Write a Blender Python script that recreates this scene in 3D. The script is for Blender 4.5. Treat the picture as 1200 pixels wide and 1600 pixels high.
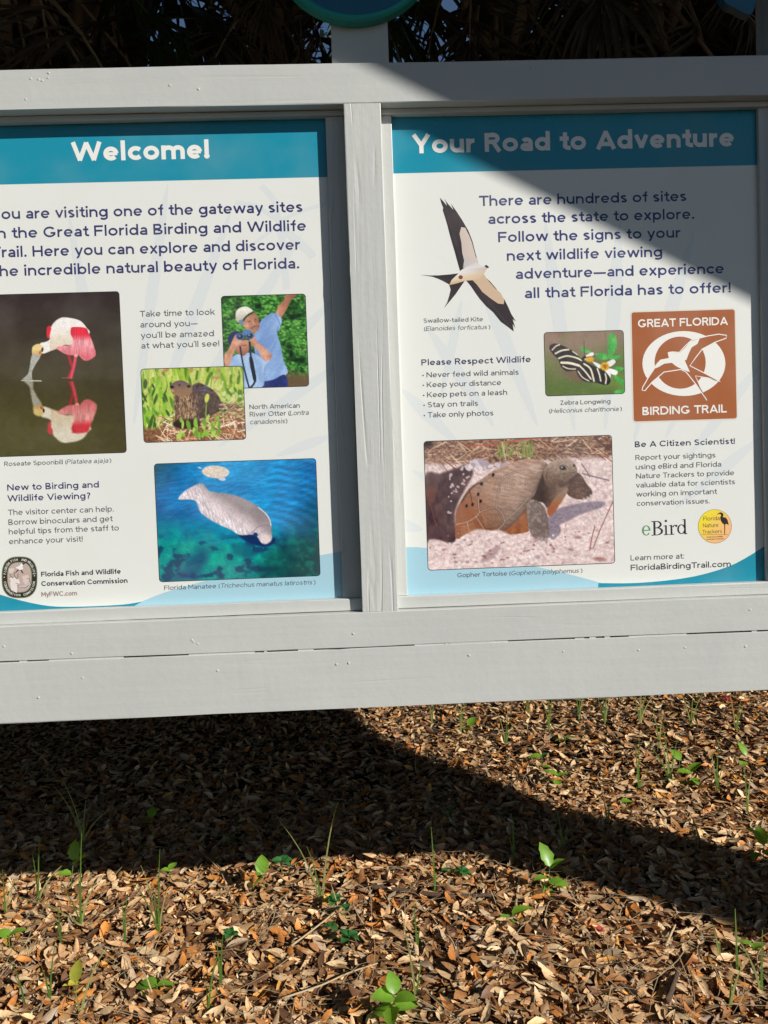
import bpy, bmesh, math, random
import numpy as np
from mathutils import Vector, Matrix
from mathutils.geometry import tessellate_polygon

random.seed(7)
SC = bpy.context.scene
COL = SC.collection
for o in list(bpy.data.objects):
    bpy.data.objects.remove(o)

# ------------------------------------------------------------------ camera
ZB = 1.127                                   # height of the lower edge of the printed panels
CAM = np.array([-0.1079, -1.8948, 0.2730 + ZB])
YAW, PITCH, ROLL = 0.0299, -0.0340, -0.0353
def cam_axes():
    cy, sy, cp, sp = math.cos(YAW), math.sin(YAW), math.cos(PITCH), math.sin(PITCH)
    f = np.array([sy*cp, cy*cp, sp]); r = np.array([cy, -sy, 0.0]); u = np.cross(r, f)
    c, s = math.cos(ROLL), math.sin(ROLL)
    return c*r + s*u, -s*r + c*u, f
AR, AU, AF = cam_axes()
cd = bpy.data.cameras.new('camera')
cd.sensor_fit = 'HORIZONTAL'; cd.sensor_width = 36; cd.lens = 36.0
cd.clip_start = 0.05; cd.clip_end = 2000
cam = bpy.data.objects.new('camera', cd); COL.objects.link(cam)
cam.matrix_world = Matrix(((AR[0], AU[0], -AF[0], CAM[0]), (AR[1], AU[1], -AF[1], CAM[1]),
                           (AR[2], AU[2], -AF[2], CAM[2]), (0, 0, 0, 1)))
SC.camera = cam

# ------------------------------------------------------------------ sky, sun, exposure
TO_SUN = Vector((1.40, -1.0, 0.87)).normalized()
SUN_EL = math.asin(TO_SUN.z); SUN_AZ = math.atan2(TO_SUN.x, TO_SUN.y)
w = bpy.data.worlds.new('World'); SC.world = w; w.use_nodes = True
nt = w.node_tree
sky = nt.nodes.new('ShaderNodeTexSky'); sky.sky_type = 'NISHITA'; sky.sun_disc = False
sky.sun_elevation = SUN_EL; sky.sun_rotation = SUN_AZ
sky.air_density = 1.0; sky.dust_density = 0.15; sky.ozone_density = 3.0
bg = nt.nodes['Background']; bg.inputs[1].default_value = 0.058
nt.links.new(sky.outputs[0], bg.inputs[0])
sl = bpy.data.lights.new('sun', 'SUN'); sl.energy = 5.0; sl.angle = math.radians(0.53); sl.color = (1.0, 0.968, 0.915)
so = bpy.data.objects.new('sun', sl); COL.objects.link(so); so.location = (6, -4, 6)
so.rotation_euler = (-TO_SUN).to_track_quat('-Z', 'Y').to_euler()
SC.view_settings.view_transform = 'Standard'; SC.view_settings.look = 'None'
SC.view_settings.exposure = 0.17; SC.view_settings.gamma = 1.0
SC.view_settings.use_curve_mapping = False

# ------------------------------------------------------------------ measuring helpers (photo pixel <-> place)
def proj(P):
    q = np.asarray(P, float) - CAM
    x, y, z = q @ AR, q @ AU, q @ AF
    return 600 + 1200*x/z, 800 - 1200*y/z
def ray(x, y):
    return (x-600)/1200*AR - (y-800)/1200*AU + AF
def on_y(x, y, Y):
    d = ray(x, y); return CAM + d*((Y-CAM[1])/d[1])
def on_z(x, y, Z=0.0):
    d = ray(x, y); return CAM + d*((Z-CAM[2])/d[2])
def on_print(x, y):
    p = on_y(x, y, 0.0); return float(p[0]), float(p[2])

def lin(c):
    c = np.asarray(c, float)/255.0
    return np.where(c <= 0.04045, c/12.92, ((c+0.055)/1.055)**2.4)

# ------------------------------------------------------------------ materials
def mat(name, color=(.5,.5,.5), rough=.6, spec=.5, attr=None, metal=0.0):
    m = bpy.data.materials.new(name); m.use_nodes = True
    b = m.node_tree.nodes['Principled BSDF']
    b.inputs['Base Color'].default_value = (*color, 1); b.inputs['Roughness'].default_value = rough
    b.inputs['Specular IOR Level'].default_value = spec; b.inputs['Metallic'].default_value = metal
    if attr:
        a = m.node_tree.nodes.new('ShaderNodeAttribute'); a.attribute_name = attr
        m.node_tree.links.new(a.outputs['Color'], b.inputs['Base Color'])
    return m
def N(m, t): return m.node_tree.nodes.new(t)
def L(m, a, b): m.node_tree.links.new(a, b)
def bsdf(m): return m.node_tree.nodes['Principled BSDF']

def paint_mat(name, stretch, grain):
    """brushed grey house paint over old timber; stretch = scale of the texture along x, y, z"""
    m = mat(name, (.53,.535,.505), .42, .4)
    tc = N(m,'ShaderNodeTexCoord')
    mp = N(m,'ShaderNodeMapping'); mp.inputs['Scale'].default_value = stretch; L(m, tc.outputs['Object'], mp.inputs[0])
    n1 = N(m,'ShaderNodeTexNoise'); n1.inputs['Scale'].default_value = 1.0; n1.inputs['Detail'].default_value = 5; L(m, mp.outputs[0], n1.inputs[0])
    n2 = N(m,'ShaderNodeTexNoise'); n2.inputs['Scale'].default_value = 60; n2.inputs['Detail'].default_value = 3; L(m, tc.outputs['Object'], n2.inputs[0])
    n3 = N(m,'ShaderNodeTexNoise'); n3.inputs['Scale'].default_value = 7; n3.inputs['Detail'].default_value = 4; L(m, tc.outputs['Object'], n3.inputs[0])
    mp2 = N(m,'ShaderNodeMapping'); mp2.inputs['Scale'].default_value = tuple(s*.42 for s in stretch); mp2.inputs['Location'].default_value = (3.1,1.7,5.2)
    L(m, tc.outputs['Object'], mp2.inputs[0])
    n4 = N(m,'ShaderNodeTexNoise'); n4.inputs['Scale'].default_value = 1.0; n4.inputs['Detail'].default_value = 1.5; n4.inputs['Distortion'].default_value = .3; L(m, mp2.outputs[0], n4.inputs[0])
    def mth(op, a, b=None, c=None):      # small node arithmetic
        q = N(m,'ShaderNodeMath'); q.operation = op
        for k, v in enumerate((a, b, c)):
            if v is None: continue
            if isinstance(v, (int, float)): q.inputs[k].default_value = v
            else: L(m, v, q.inputs[k])
        return q.outputs[0]
    line = mth('MINIMUM', mth('MULTIPLY', mth('ABSOLUTE', mth('SUBTRACT', n4.outputs[0], .5)), 40.0), 1.0)        # 0 along a split in the grain
    n5 = N(m,'ShaderNodeTexNoise'); n5.inputs['Scale'].default_value = 5; n5.inputs['Detail'].default_value = 1; L(m, tc.outputs['Object'], n5.inputs[0])
    gate = mth('MINIMUM', mth('MAXIMUM', mth('MULTIPLY', mth('SUBTRACT', n5.outputs[0], .60-.14*min(1.0, grain)), 9.0), 0.0), 1.0)                                            # splits show only in patches
    split = mth('MULTIPLY', mth('MULTIPLY', mth('SUBTRACT', 1.0, line), gate), -.36*grain)
    fine = mth('MULTIPLY_ADD', n2.outputs[0], .30, mth('MULTIPLY', n1.outputs[0], .55))
    tot = mth('ADD', fine, split)
    class _o: outputs = [tot]
    ad2 = _o
    bp = N(m,'ShaderNodeBump'); bp.inputs['Strength'].default_value = .34*min(1.6, .6+grain*.6); bp.inputs['Distance'].default_value = .0045
    L(m, ad2.outputs[0], bp.inputs['Height']); L(m, bp.outputs[0], bsdf(m).inputs['Normal'])
    mx = N(m,'ShaderNodeMix'); mx.data_type = 'RGBA'; mx.inputs[6].default_value = (.49,.497,.47,1); mx.inputs[7].default_value = (.565,.57,.54,1)
    L(m, n3.outputs[0], mx.inputs[0]); L(m, mx.outputs[2], bsdf(m).inputs['Base Color'])
    return m
M_RAIL = paint_mat('grey_paint_rail', (1.6, 30, 38), .5)
M_POST = paint_mat('grey_paint_upright', (55, 40, 2.2), 1.3)
M_PRINT = mat('printed_panel', rough=.33, spec=.4, attr='Col')
M_PHOTO = mat('printed_photo', rough=.30, spec=.4, attr='Col')
for _m in (M_PRINT, M_PHOTO):      # weathering of the printed sheet: faint dust and a slightly uneven sheen
    _t = N(_m,'ShaderNodeTexCoord'); _a = N(_m,'ShaderNodeTexNoise'); _a.inputs['Scale'].default_value = 6; _a.inputs['Detail'].default_value = 8; L(_m, _t.outputs['Object'], _a.inputs[0])
    _r = N(_m,'ShaderNodeMapRange'); _r.inputs[1].default_value = .3; _r.inputs[2].default_value = .7; _r.inputs[3].default_value = .24; _r.inputs[4].default_value = .46; L(_m, _a.outputs[0], _r.inputs[0]); L(_m, _r.outputs[0], bsdf(_m).inputs['Roughness'])
    _x = N(_m,'ShaderNodeMix'); _x.data_type = 'RGBA'; _x.inputs[7].default_value = (.56,.53,.47,1); _f = N(_m,'ShaderNodeMapRange'); _f.inputs[1].default_value = .45; _f.inputs[2].default_value = .8; _f.inputs[4].default_value = .10; L(_m, _a.outputs[0], _f.inputs[0]); L(_m, _f.outputs[0], _x.inputs[0])
    _c = [n for n in _m.node_tree.nodes if n.type == 'ATTRIBUTE'][0]; L(_m, _c.outputs['Color'], _x.inputs[6]); L(_m, _x.outputs[2], bsdf(_m).inputs['Base Color'])
M_EDGE = mat('panel_edge', (.55,.56,.55), .5)

# ------------------------------------------------------------------ mesh helpers
def link(name, me, parent=None, **props):
    o = bpy.data.objects.new(name, me); COL.objects.link(o)
    if parent: o.parent = parent
    for k, v in props.items(): o[k] = v
    return o
def empty(name, loc=(0,0,0), **props):
    o = link(name, None, None, **props); o.location = loc; o.empty_display_size = .1
    return o
def mesh(name, V, F, material=None, cols=None, smooth=False):
    me = bpy.data.meshes.new(name)
    me.from_pydata([tuple(map(float, v)) for v in V], [], [tuple(int(i) for i in f) for f in F])
    if cols is not None:
        a = me.color_attributes.new('Col', 'FLOAT_COLOR', 'POINT')
        c = np.ones((len(V), 4), np.float32); c[:, :3] = cols; a.data.foreach_set('color', c.ravel())
    if material: me.materials.append(material)
    if smooth: me.polygons.foreach_set('use_smooth', [True]*len(me.polygons))
    me.update()
    return me
def np_mesh(name, V, T, material, cols=None, smooth=False):
    """V (n,3), T (m,k) with k = 3 or 4, fast path"""
    me = bpy.data.meshes.new(name); V = np.asarray(V, np.float32); T = np.asarray(T, np.int32); k = T.shape[1]
    me.vertices.add(len(V)); me.vertices.foreach_set('co', V.ravel())
    me.loops.add(T.size); me.loops.foreach_set('vertex_index', T.ravel())
    me.polygons.add(len(T)); me.polygons.foreach_set('loop_start', np.arange(0, T.size, k, dtype=np.int32))
    me.polygons.foreach_set('loop_total', np.full(len(T), k, np.int32))
    if smooth: me.polygons.foreach_set('use_smooth', np.ones(len(T), bool))
    me.update(calc_edges=True)
    if cols is not None:
        a = me.color_attributes.new('Col', 'FLOAT_COLOR', 'POINT')
        c = np.ones((len(V), 4), np.float32); c[:, :3] = cols; a.data.foreach_set('color', c.ravel())
    me.materials.append(material)
    return me

def board(name, parent, x0, x1, y0, y1, z0, z1, axis, m, jit=.0007, seed=0, ch=.0014, seg=.03, **props):
    """a sawn board: chamfered section swept along its length with small unevenness at the arrises"""
    rnd = random.Random(seed)
    if axis == 'x': a0, a1, u0, u1, v0, v1 = x0, x1, y0, y1, z0, z1
    else:           a0, a1, u0, u1, v0, v1 = z0, z1, x0, x1, y0, y1
    sec = [(u0+ch,v0),(u1-ch,v0),(u1,v0+ch),(u1,v1-ch),(u1-ch,v1),(u0+ch,v1),(u0,v1-ch),(u0,v0+ch)]
    n = max(2, int((a1-a0)/seg)); V = []; F = []
    ph = [[rnd.uniform(0,6.28) for _ in range(4)] for _ in sec]
    for i in range(n+1):
        a = a0 + (a1-a0)*i/n
        for k, (u, v) in enumerate(sec):
            d = [jit*(.7*math.sin(a*5+ph[k][j]) + .22*math.sin(a*17+ph[k][j+2]) + rnd.uniform(-.12,.12)) for j in (0,1)]
            if rnd.random() < .008: d[1] += rnd.choice((-1,1))*jit*1.5
            uu, vv = u+d[0], v+d[1]
            V.append((a,uu,vv) if axis == 'x' else (uu,vv,a))
    for i in range(n):
        for k in range(8):
            k2 = (k+1) % 8
            F.append((i*8+k, (i+1)*8+k, (i+1)*8+k2, i*8+k2))
    F.append(tuple(range(7,-1,-1))); F.append(tuple(n*8+k for k in range(8)))
    me = mesh(name, V, F, m)
    bm = bmesh.new(); bm.from_mesh(me); bmesh.ops.recalc_face_normals(bm, faces=bm.faces); bm.to_mesh(me); bm.free()
    return link(name, me, parent, **props)

def tube(V, F, path, radii, n=8, wob=0.0, rnd=random):
    """append a tube along path to V, F"""
    path = [Vector(p) for p in path]; base = len(V); up = Vector((.13,.31,.94))
    for i, p in enumerate(path):
        d = (path[min(i+1,len(path)-1)] - path[max(i-1,0)]).normalized()
        a = d.cross(up)
        if a.length < .1: a = d.cross(Vector((1,0,0)))
        a.normalize(); b = d.cross(a)
        for k in range(n):
            t = 2*math.pi*k/n; r = radii[i]*(1+wob*rnd.uniform(-1,1))
            V.append(p + a*math.cos(t)*r + b*math.sin(t)*r)
    for i in range(len(path)-1):
        for k in range(n):
            k2 = (k+1) % n
            F.append((base+i*n+k, base+i*n+k2, base+(i+1)*n+k2, base+(i+1)*n+k))
    F.append(tuple(base+k for k in range(n-1,-1,-1))); F.append(tuple(base+(len(path)-1)*n+k for k in range(n)))

# ------------------------------------------------------------------ flat print: polygons and lettering on the panel plane
class Print:
    """collects flat coloured shapes (photo pixel outlines carried over to the panel) into one mesh"""
    def __init__(self, layer): self.V=[]; self.F=[]; self.C=[]; self.y=-layer*.00004; self.k=0
    def poly(self, pts, col, dy=0.0):
        P = [on_print(*p) for p in pts]; b = len(self.V); y = self.y-dy*.2-self.k*4e-7; self.k += 1
        c = np.asarray(col, float)
        for i, (x, z) in enumerate(P):
            self.V.append((x, y, z)); self.C.append(lin(c[i] if c.ndim == 2 else c))
        for t in tessellate_polygon([[Vector((x, z, 0)) for x, z in P]]):
            a, b2, c2 = (b+i for i in t)
            A, B, Cc = self.V[a], self.V[b2], self.V[c2]
            s = (B[0]-A[0])*(Cc[2]-A[2]) - (B[2]-A[2])*(Cc[0]-A[0])
            self.F.append((a, b2, c2) if s > 0 else (a, c2, b2))
    def line(self, pts, w, col, dy=0.0, closed=False):
        pts = [np.array(p, float) for p in pts]; n = len(pts); Lf=[]; Rt=[]
        for i in range(n):
            a = pts[i-1] if (closed or i) else pts[i]; b = pts[(i+1)%n] if (closed or i < n-1) else pts[i]
            d = b-a; d = d/(np.linalg.norm(d)+1e-9); nn = np.array([-d[1], d[0]])*w/2
            Lf.append(pts[i]+nn); Rt.append(pts[i]-nn)
        for i in range(n if closed else n-1):
            j = (i+1) % n
            self.poly([Lf[i], Lf[j], Rt[j], Rt[i]], col, dy)
    def ell(self, cx, cy, rx, ry, col, rot=0, n=28, dy=0.0):
        c, s = math.cos(rot), math.sin(rot)
        self.poly([(cx+rx*math.cos(t)*c-ry*math.sin(t)*s, cy+rx*math.cos(t)*s+ry*math.sin(t)*c) for t in np.linspace(0, 2*math.pi, n, endpoint=False)], col, dy)
    def raw(self, V, F, col):
        b = len(self.V); self.V += V; self.F += [tuple(i+b for i in f) for f in F]; self.C += [lin(col)]*len(V)
    def build(self, name, parent, m=None, **props):
        return link(name, mesh(name, self.V, self.F, m or M_PRINT, np.array(self.C)), parent, **props)
def zoomed(x0, y0, s):
    return lambda *pts: [(x0+p[0]/s, y0+p[1]/s) for p in pts]
def smooth_line(pts, k=5, closed=False):
    P = [np.array(p, float) for p in pts]; n = len(P); out = []
    for i in range(n if closed else n-1):
        g = (lambda j: P[j % n]) if closed else (lambda j: P[min(max(j,0),n-1)])
        a, b, c, d = g(i-1), g(i), g(i+1), g(i+2)
        for t in np.linspace(0, 1, k, endpoint=False):
            out.append(tuple(.5*(2*b+(c-a)*t+(2*a-5*b+4*c-d)*t*t+(3*b-a-3*c+d)*t**3)))
    if not closed: out.append(tuple(P[-1]))
    return out

# --- lettering: a geometric sans drawn with strokes of even weight (cap height 1, x-height .73)
def A_(cx, cy, rx, ry, a0, a1):
    n = max(3, int(abs(a1-a0)/17)); return [(cx+rx*math.cos(math.radians(a0+(a1-a0)*i/n)), cy+ry*math.sin(math.radians(a0+(a1-a0)*i/n))) for i in range(n+1)]
XH = .73
def glyph(c, w):
    """strokes (lists of points), dots (x, y, radius) and the width of one letter"""
    h = w/2; X = XH; S, D = [], []
    def bowl(cx, r, y=X/2, ry=X/2): S.append(A_(cx, y, r-h, ry-h, 0, 360))
    if c == 'o': bowl(.37,.37); W = .74
    elif c in 'bpdqg':
        W = .72; right = c in 'dqg'; bowl(.35 if right else .37, .35); x = W-h if right else h
        S.append([(x, {'b':0,'p':-.28,'d':0,'q':-.28,'g':-.04}[c]), (x, {'b':1.04,'d':1.04}.get(c, X))])
        if c == 'g': S.append(A_(.37, -.04, .35-h, .25-h, 0, -150))
    elif c == 'a':
        W = .60; S += [[(W-h,0),(W-h,.45)]+A_(.31,.45,W-h-.31,X-h-.45,0,152)[1:], [(W-h,.43-h),(.28,.43-h)]+A_(.27,.215,.27-h,.215-h,90,270)+[(.30,h)]+A_(.33,.215,W-h-.33,.215-h,-90,-20)]
    elif c == 'c': W = .63; S.append(A_(.37,X/2,.37-h,X/2-h,42,318))
    elif c == 'e': W = .71; S += [('bar',[(h,X/2-.01),(W-h*.6,X/2-.01)]), A_(.36,X/2,.355-h,X/2-h,0,318)]
    elif c == 'f': W = .44; S += [[(.15+h,0),(.15+h,.80)]+A_(.37,.80,.22-h,.26-h,180,85), [(0,X-h),(.41,X-h)]]
    elif c in 'hn': W = .67; S += [[(h,0),(h,1.04 if c == 'h' else X)], A_(.335,.40,.335-h,X-.40-h,180,0)+[(W-h,0)]]
    elif c == 'm': W = 1.08; S += [[(h,0),(h,X)], A_(.28+h/2,.42,.28-h/2,X-.42-h,180,0)+[(.56+h*0,0)], A_(.56+.26-h/2,.42,.26-h/2,X-.42-h,180,0)+[(W-h,0)]]
    elif c == 'u': W = .67; S += [[(W-h,0),(W-h,X)], [(h,X)]+A_(.335,.33,.335-h,.33-h,180,360)]
    elif c == 'r': W = .43; S += [[(h,0),(h,X)], A_(.36,.36,.36-h,X-.36-h,180,82)]
    elif c in 'il!': 
        W = w*1.15
        if c == 'l': S.append([(W/2,0),(W/2,1.04)])
        elif c == 'i': S.append([(W/2,0),(W/2,X)]); D.append((W/2,.95,w*.66))
        else: S.append([(W/2,.26),(W/2,1.0)]); D.append((W/2,w*.6,w*.66))
    elif c == 'j': W = .26; S.append([(W-h,X),(W-h,-.08)]+A_(W-h-.16,-.08,.16,.2-h,0,-80)); D.append((W-h,.95,w*.66))
    elif c == 'k': W = .62; S += [[(h,0),(h,1.04)], [(W-h*.6,X),(h,.24)], [(.27,.45),(W-h*.4,0)]]
    elif c == 's': W = .55; S.append(A_(.28,X-.20,.27-h,.20-h,28,180)+A_(.28,X-.20,.27-h,.20-h,205,250)+A_(.28,.20,.27-h,.20-h,65,20)+A_(.28,.20,.27-h,.20-h,0,-152))
    elif c == 't': W = .43; S += [[(.13+h,.95),(.13+h,.22)]+A_(.13+h+.19,.22,.19,.22-h,180,285), [(0,X-h),(.41,X-h)]]
    elif c == 'v': W = .66; S.append([(h*.8,X),(W/2,h*.6),(W-h*.8,X)])
    elif c == 'w': W = 1.02; S.append([(h*.8,X),(.28,h*.6),(W/2,X-h*.4),(W-.28,h*.6),(W-h*.8,X)])
    elif c == 'x': W = .64; S += [[(h*.8,0),(W-h*.8,X)], [(h*.8,X),(W-h*.8,0)]]
    elif c == 'y': W = .66; S += [[(h*.8,X),(W/2,.04)], [(W-h*.8,X),(W/2-.05,-.12)]+A_(.17,-.10,.10,.18-h,-30,-110)]
    elif c == 'z': W = .58; S.append([(.03,X-h),(W-w*.8,X-h),(w*.8,h),(W-.02,h)])
    elif c == 'A': W = .92; S += [[(h*.8,0),(W/2,1-h*.6),(W-h*.8,0)], [(.2,.28),(W-.2,.28)]]
    elif c in 'BPR':
        W = .74; S.append([(h,0),(h,1)]); b = .46 if c == 'B' else .42; rr = (1-b)/2; top = b+rr
        S.append([(h,1-h),(.40,1-h)]+A_(.40,b+rr,(.66 if c == 'B' else .72)-.40-h,rr-h*.9,90,-90)+[(h,b+h*.9)])
        if c == 'B': S.append([(h,b+h*.1),(.42,b+h*.1)]+A_(.42,b/2+h*.1,.74-.42-h,b/2-h*.9,90,-90)+[(h,h)])
        if c == 'R': S.append([(.40,b+h),(W-h*.5,0)])
    elif c in 'CGOQ':
        W = {'C':.90,'G':.98}.get(c, 1.04)
        if c in 'OQ': S.append(A_(.52,.5,.52-h,.5-h,0,360))
        else: S.append(A_(.50,.5,.50-h,.5-h,40,318 if c == 'C' else 325)+([(.95-h,.24),(.95-h,.48-h),(.56,.48-h)] if c == 'G' else []))
    elif c == 'D': W = .90; S += [[(h,0),(h,1)], [(h,1-h),(.38,1-h)]+A_(.38,.5,.52-h,.5-h,90,-90)+[(h,h)]]
    elif c in 'EF': W = .70; S += [[(h,0),(h,1)], [(h,1-h),(W,1-h)], [(h,.50),(W-.06,.50)]]+([[(h,h),(W,h)]] if c == 'E' else [])
    elif c == 'H': W = .84; S += [[(h,0),(h,1)], [(W-h,0),(W-h,1)], [(h,.5),(W-h,.5)]]
    elif c == 'I': W = w; S.append([(h,0),(h,1)])
    elif c == 'K': W = .80; S += [[(h,0),(h,1)], [(W-h*.8,1),(h,.32)], [(.32,.56),(W-h*.6,0)]]
    elif c == 'L': W = .62; S += [[(h,1),(h,0)], [(h,h),(W,h)]]
    elif c == 'M': W = .98; S.append([(h,0),(h,1-h*.3),(W/2,.30),(W-h,1-h*.3),(W-h,0)])
    elif c == 'N': W = .86; S.append([(h,0),(h,1-h*.6),(W-h,h*.6),(W-h,1)])
    elif c == 'S': W = .72; S.append(A_(.36,.735,.34-h,.265-h,32,180)+A_(.36,.735,.34-h,.265-h,205,250)+A_(.36,.27,.36-h,.27-h,65,20)+A_(.36,.27,.36-h,.27-h,0,-150))
    elif c == 'T': W = .78; S += [[(W/2,0),(W/2,1)], [(0,1-h),(W,1-h)]]
    elif c == 'V': W = .90; S.append([(h*.8,1),(W/2,h*.6),(W-h*.8,1)])
    elif c == 'W': W = 1.36; S.append([(h*.8,1),(.37,h*.6),(W/2,1-h*.5),(W-.37,h*.6),(W-h*.8,1)])
    elif c == 'Y': W = .84; S += [[(h*.8,1),(W/2,.42),(W-h*.8,1)], [(W/2,.46),(W/2,0)]]
    elif c == 'Z': W = .74; S.append([(.04,1-h),(W-w*.8,1-h),(w*.8,h),(W-.02,h)])
    elif c == '?': W = .56; S.append(A_(.27,.74,.27-h,.26-h,150,-50)+[(.27,.40),(.27,.26)]); D.append((.27,w*.6,w*.66))
    elif c == '.': W = w*1.3; D.append((W/2,w*.6,w*.66))
    elif c == ':': W = w*1.3; D += [(W/2,w*.6,w*.66),(W/2,X-w*.6,w*.66)]
    elif c == '\u2019': W = w*1.2; S.append([(W*.6,1.02),(W*.3,.80)])
    elif c == '-': W = .36; S.append([(0,.36),(W,.36)])
    elif c == '\u2014': W = 1.0; S.append([(0,.36),(W,.36)])
    elif c == '\u2022': W = .26; D.append((.13,.40,.14))
    elif c == '(': W = .26; S.append(A_(.52,.40,.52-h,.66,132,228))
    elif c == ')': W = .26; S.append(A_(-.26,.40,.52-h,.66,48,-48))
    else: W = .30
    return S, D, W
GAP = .135
def layout(s, w):
    S, D, x = [], [], 0.0
    for i, c in enumerate(s):
        if c == ' ': x += .36; continue
        g, d, W = glyph(c, w); nar = c in 'vwyATVWYrft()\u2019\u2022'
        S += [(q[0], [(x+p[0], p[1]) for p in q[1]]) if isinstance(q, tuple) else [(x+p[0], p[1]) for p in q] for q in g]; D += [(x+a, b, r) for a, b, r in d]
        gap = max(.06, GAP-(w-.12)*.7); x += W+(gap*.62 if nar else gap)
    return S, D, x-gap
def strip(pts, hw):
    """left and right outline of a polyline with mitred corners"""
    P = [np.array(p) for p in pts]; n = len(P); closed = n > 4 and np.hypot(*(P[0]-P[-1])) < 1e-6; Lf, Rt = [], []
    for i in range(n):
        a = P[i]-P[i-1] if i else (P[-1]-P[-2] if closed else P[1]-P[0]); b = P[i+1]-P[i] if i < n-1 else (P[1]-P[0] if closed else P[-1]-P[-2])
        a = a/(np.hypot(*a)+1e-12); b = b/(np.hypot(*b)+1e-12); na, nb = np.array([-a[1],a[0]]), np.array([-b[1],b[0]]); m = na+nb; m = m/(np.hypot(*m)+1e-9)
        k = min(1.6, 1/max(.2, m@nb)); Lf.append(P[i]+m*hw*k); Rt.append(P[i]-m*hw*k)
    return Lf, Rt
def draw(pr, S, D, fx, hw, rd, col):
    """strokes mapped onto the panel by fx, half weight hw in metres; sharp corners are butted from two strokes"""
    V, F = [], []; runs = []
    for q in S:
        wt = 1.0
        if isinstance(q, tuple): q = q[1]; wt = .72      # crossbars are drawn lighter
        P = [np.array(fx(*p)) for p in q]; cur = [P[0]]
        for j in range(1, len(P)):
            cur.append(P[j])
            if j < len(P)-1:
                a, c = P[j]-P[j-1], P[j+1]-P[j]; ca = (a@c)/(np.hypot(*a)*np.hypot(*c)+1e-12)
                if ca < .35:
                    e = hw*(.25 if ca < -.2 else .95); cur[-1] = P[j]+a/(np.hypot(*a)+1e-12)*e; runs.append((cur, wt)); cur = [P[j]-c/(np.hypot(*c)+1e-12)*e]
        runs.append((cur, wt))
    for i, (q, wt) in enumerate(runs):
        Lf, Rt = strip(q, hw*wt)
        for k in range(len(Lf)-1):
            y = pr.y-(i % 7)*6e-6-(k % 3)*1.5e-6; b = len(V); Q = (Rt[k], Rt[k+1], Lf[k+1], Lf[k])
            ar = sum(Q[m][0]*Q[(m+1) % 4][1]-Q[(m+1) % 4][0]*Q[m][1] for m in range(4))
            V += [(p[0], y, p[1]) for p in Q]; F.append((b, b+1, b+2, b+3) if ar > 0 else (b+3, b+2, b+1, b))
    for i, (x, z, r) in enumerate(D):
        c = fx(x, z); b = len(V); V += [(c[0]+r*rd*math.cos(t), pr.y-6e-5, c[1]+r*rd*math.sin(t)) for t in np.linspace(0, 2*math.pi, 10, endpoint=False)]; F.append(tuple(range(b, b+10)))
    pr.raw(V, F, col)
def fit_x(xpix, z):
    """panel x whose picture has the given photo column, at height z"""
    lo, hi = -3.0, 3.0
    for _ in range(40):
        mid = (lo+hi)/2
        if proj((mid, 0, z))[0] < xpix: lo = mid
        else: hi = mid
    return (lo+hi)/2
def text(pr, s, xl, xr, ref, cap, col, weight=.13, italic=False):
    """one line of lettering from photo column xl to xr, its baseline through the photo point ref"""
    z = on_print(*ref)[1]; X0, X1 = fit_x(xl, z), fit_x(xr, z); sz = abs(on_print(ref[0], ref[1]-cap)[1]-z)
    S, D, W = layout(s, weight); sx = (X1-X0)/W; sh = .2*sz if italic else 0
    draw(pr, S, D, lambda x, y: (X0+x*sx+y*sh, z+y*sz), weight*sz/2, sz, col)

# ------------------------------------------------------------------ painted photographs (per-vertex ink on a fine grid)
_rs = np.random.RandomState(3); _lat = _rs.rand(256, 256)
def vnoise(x, y):
    xi, yi = np.floor(x).astype(int), np.floor(y).astype(int); fx, fy = x-xi, y-yi
    fx, fy = fx*fx*(3-2*fx), fy*fy*(3-2*fy)
    g = lambda a, b: _lat[a & 255, b & 255]
    return (g(xi,yi)*(1-fx)+g(xi+1,yi)*fx)*(1-fy)+(g(xi,yi+1)*(1-fx)+g(xi+1,yi+1)*fx)*fy
def fbm(x, y, o=4, seed=0):
    v = 0; a = .5; t = 0
    for i in range(o):
        v = v+a*vnoise(x+seed*17.3+i*31, y+seed*9.1+i*57); t += a; a *= .5; x = x*2.03; y = y*2.03
    return v/t
def cells(x, y, seed=0):
    """distance to the nearest and second nearest jittered point, and a random value per cell"""
    xi, yi = np.floor(x).astype(int), np.floor(y).astype(int)
    d1 = np.full(x.shape, 9.0); d2 = d1.copy(); r = np.zeros(x.shape)
    for dx in (-1,0,1):
        for dy in (-1,0,1):
            a, b = (xi+dx+seed*7) & 255, (yi+dy+seed*13) & 255
            px, py = xi+dx+_lat[a, b], yi+dy+_lat[b, (a+91) & 255]
            d = np.hypot(px-x, py-y); rv = _lat[(a+40) & 255, (b+77) & 255]
            nearer = d < d1; d2 = np.where(nearer, d1, np.minimum(d2, d)); r = np.where(nearer, rv, r); d1 = np.where(nearer, d, d1)
    return d1, d2, r
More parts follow.
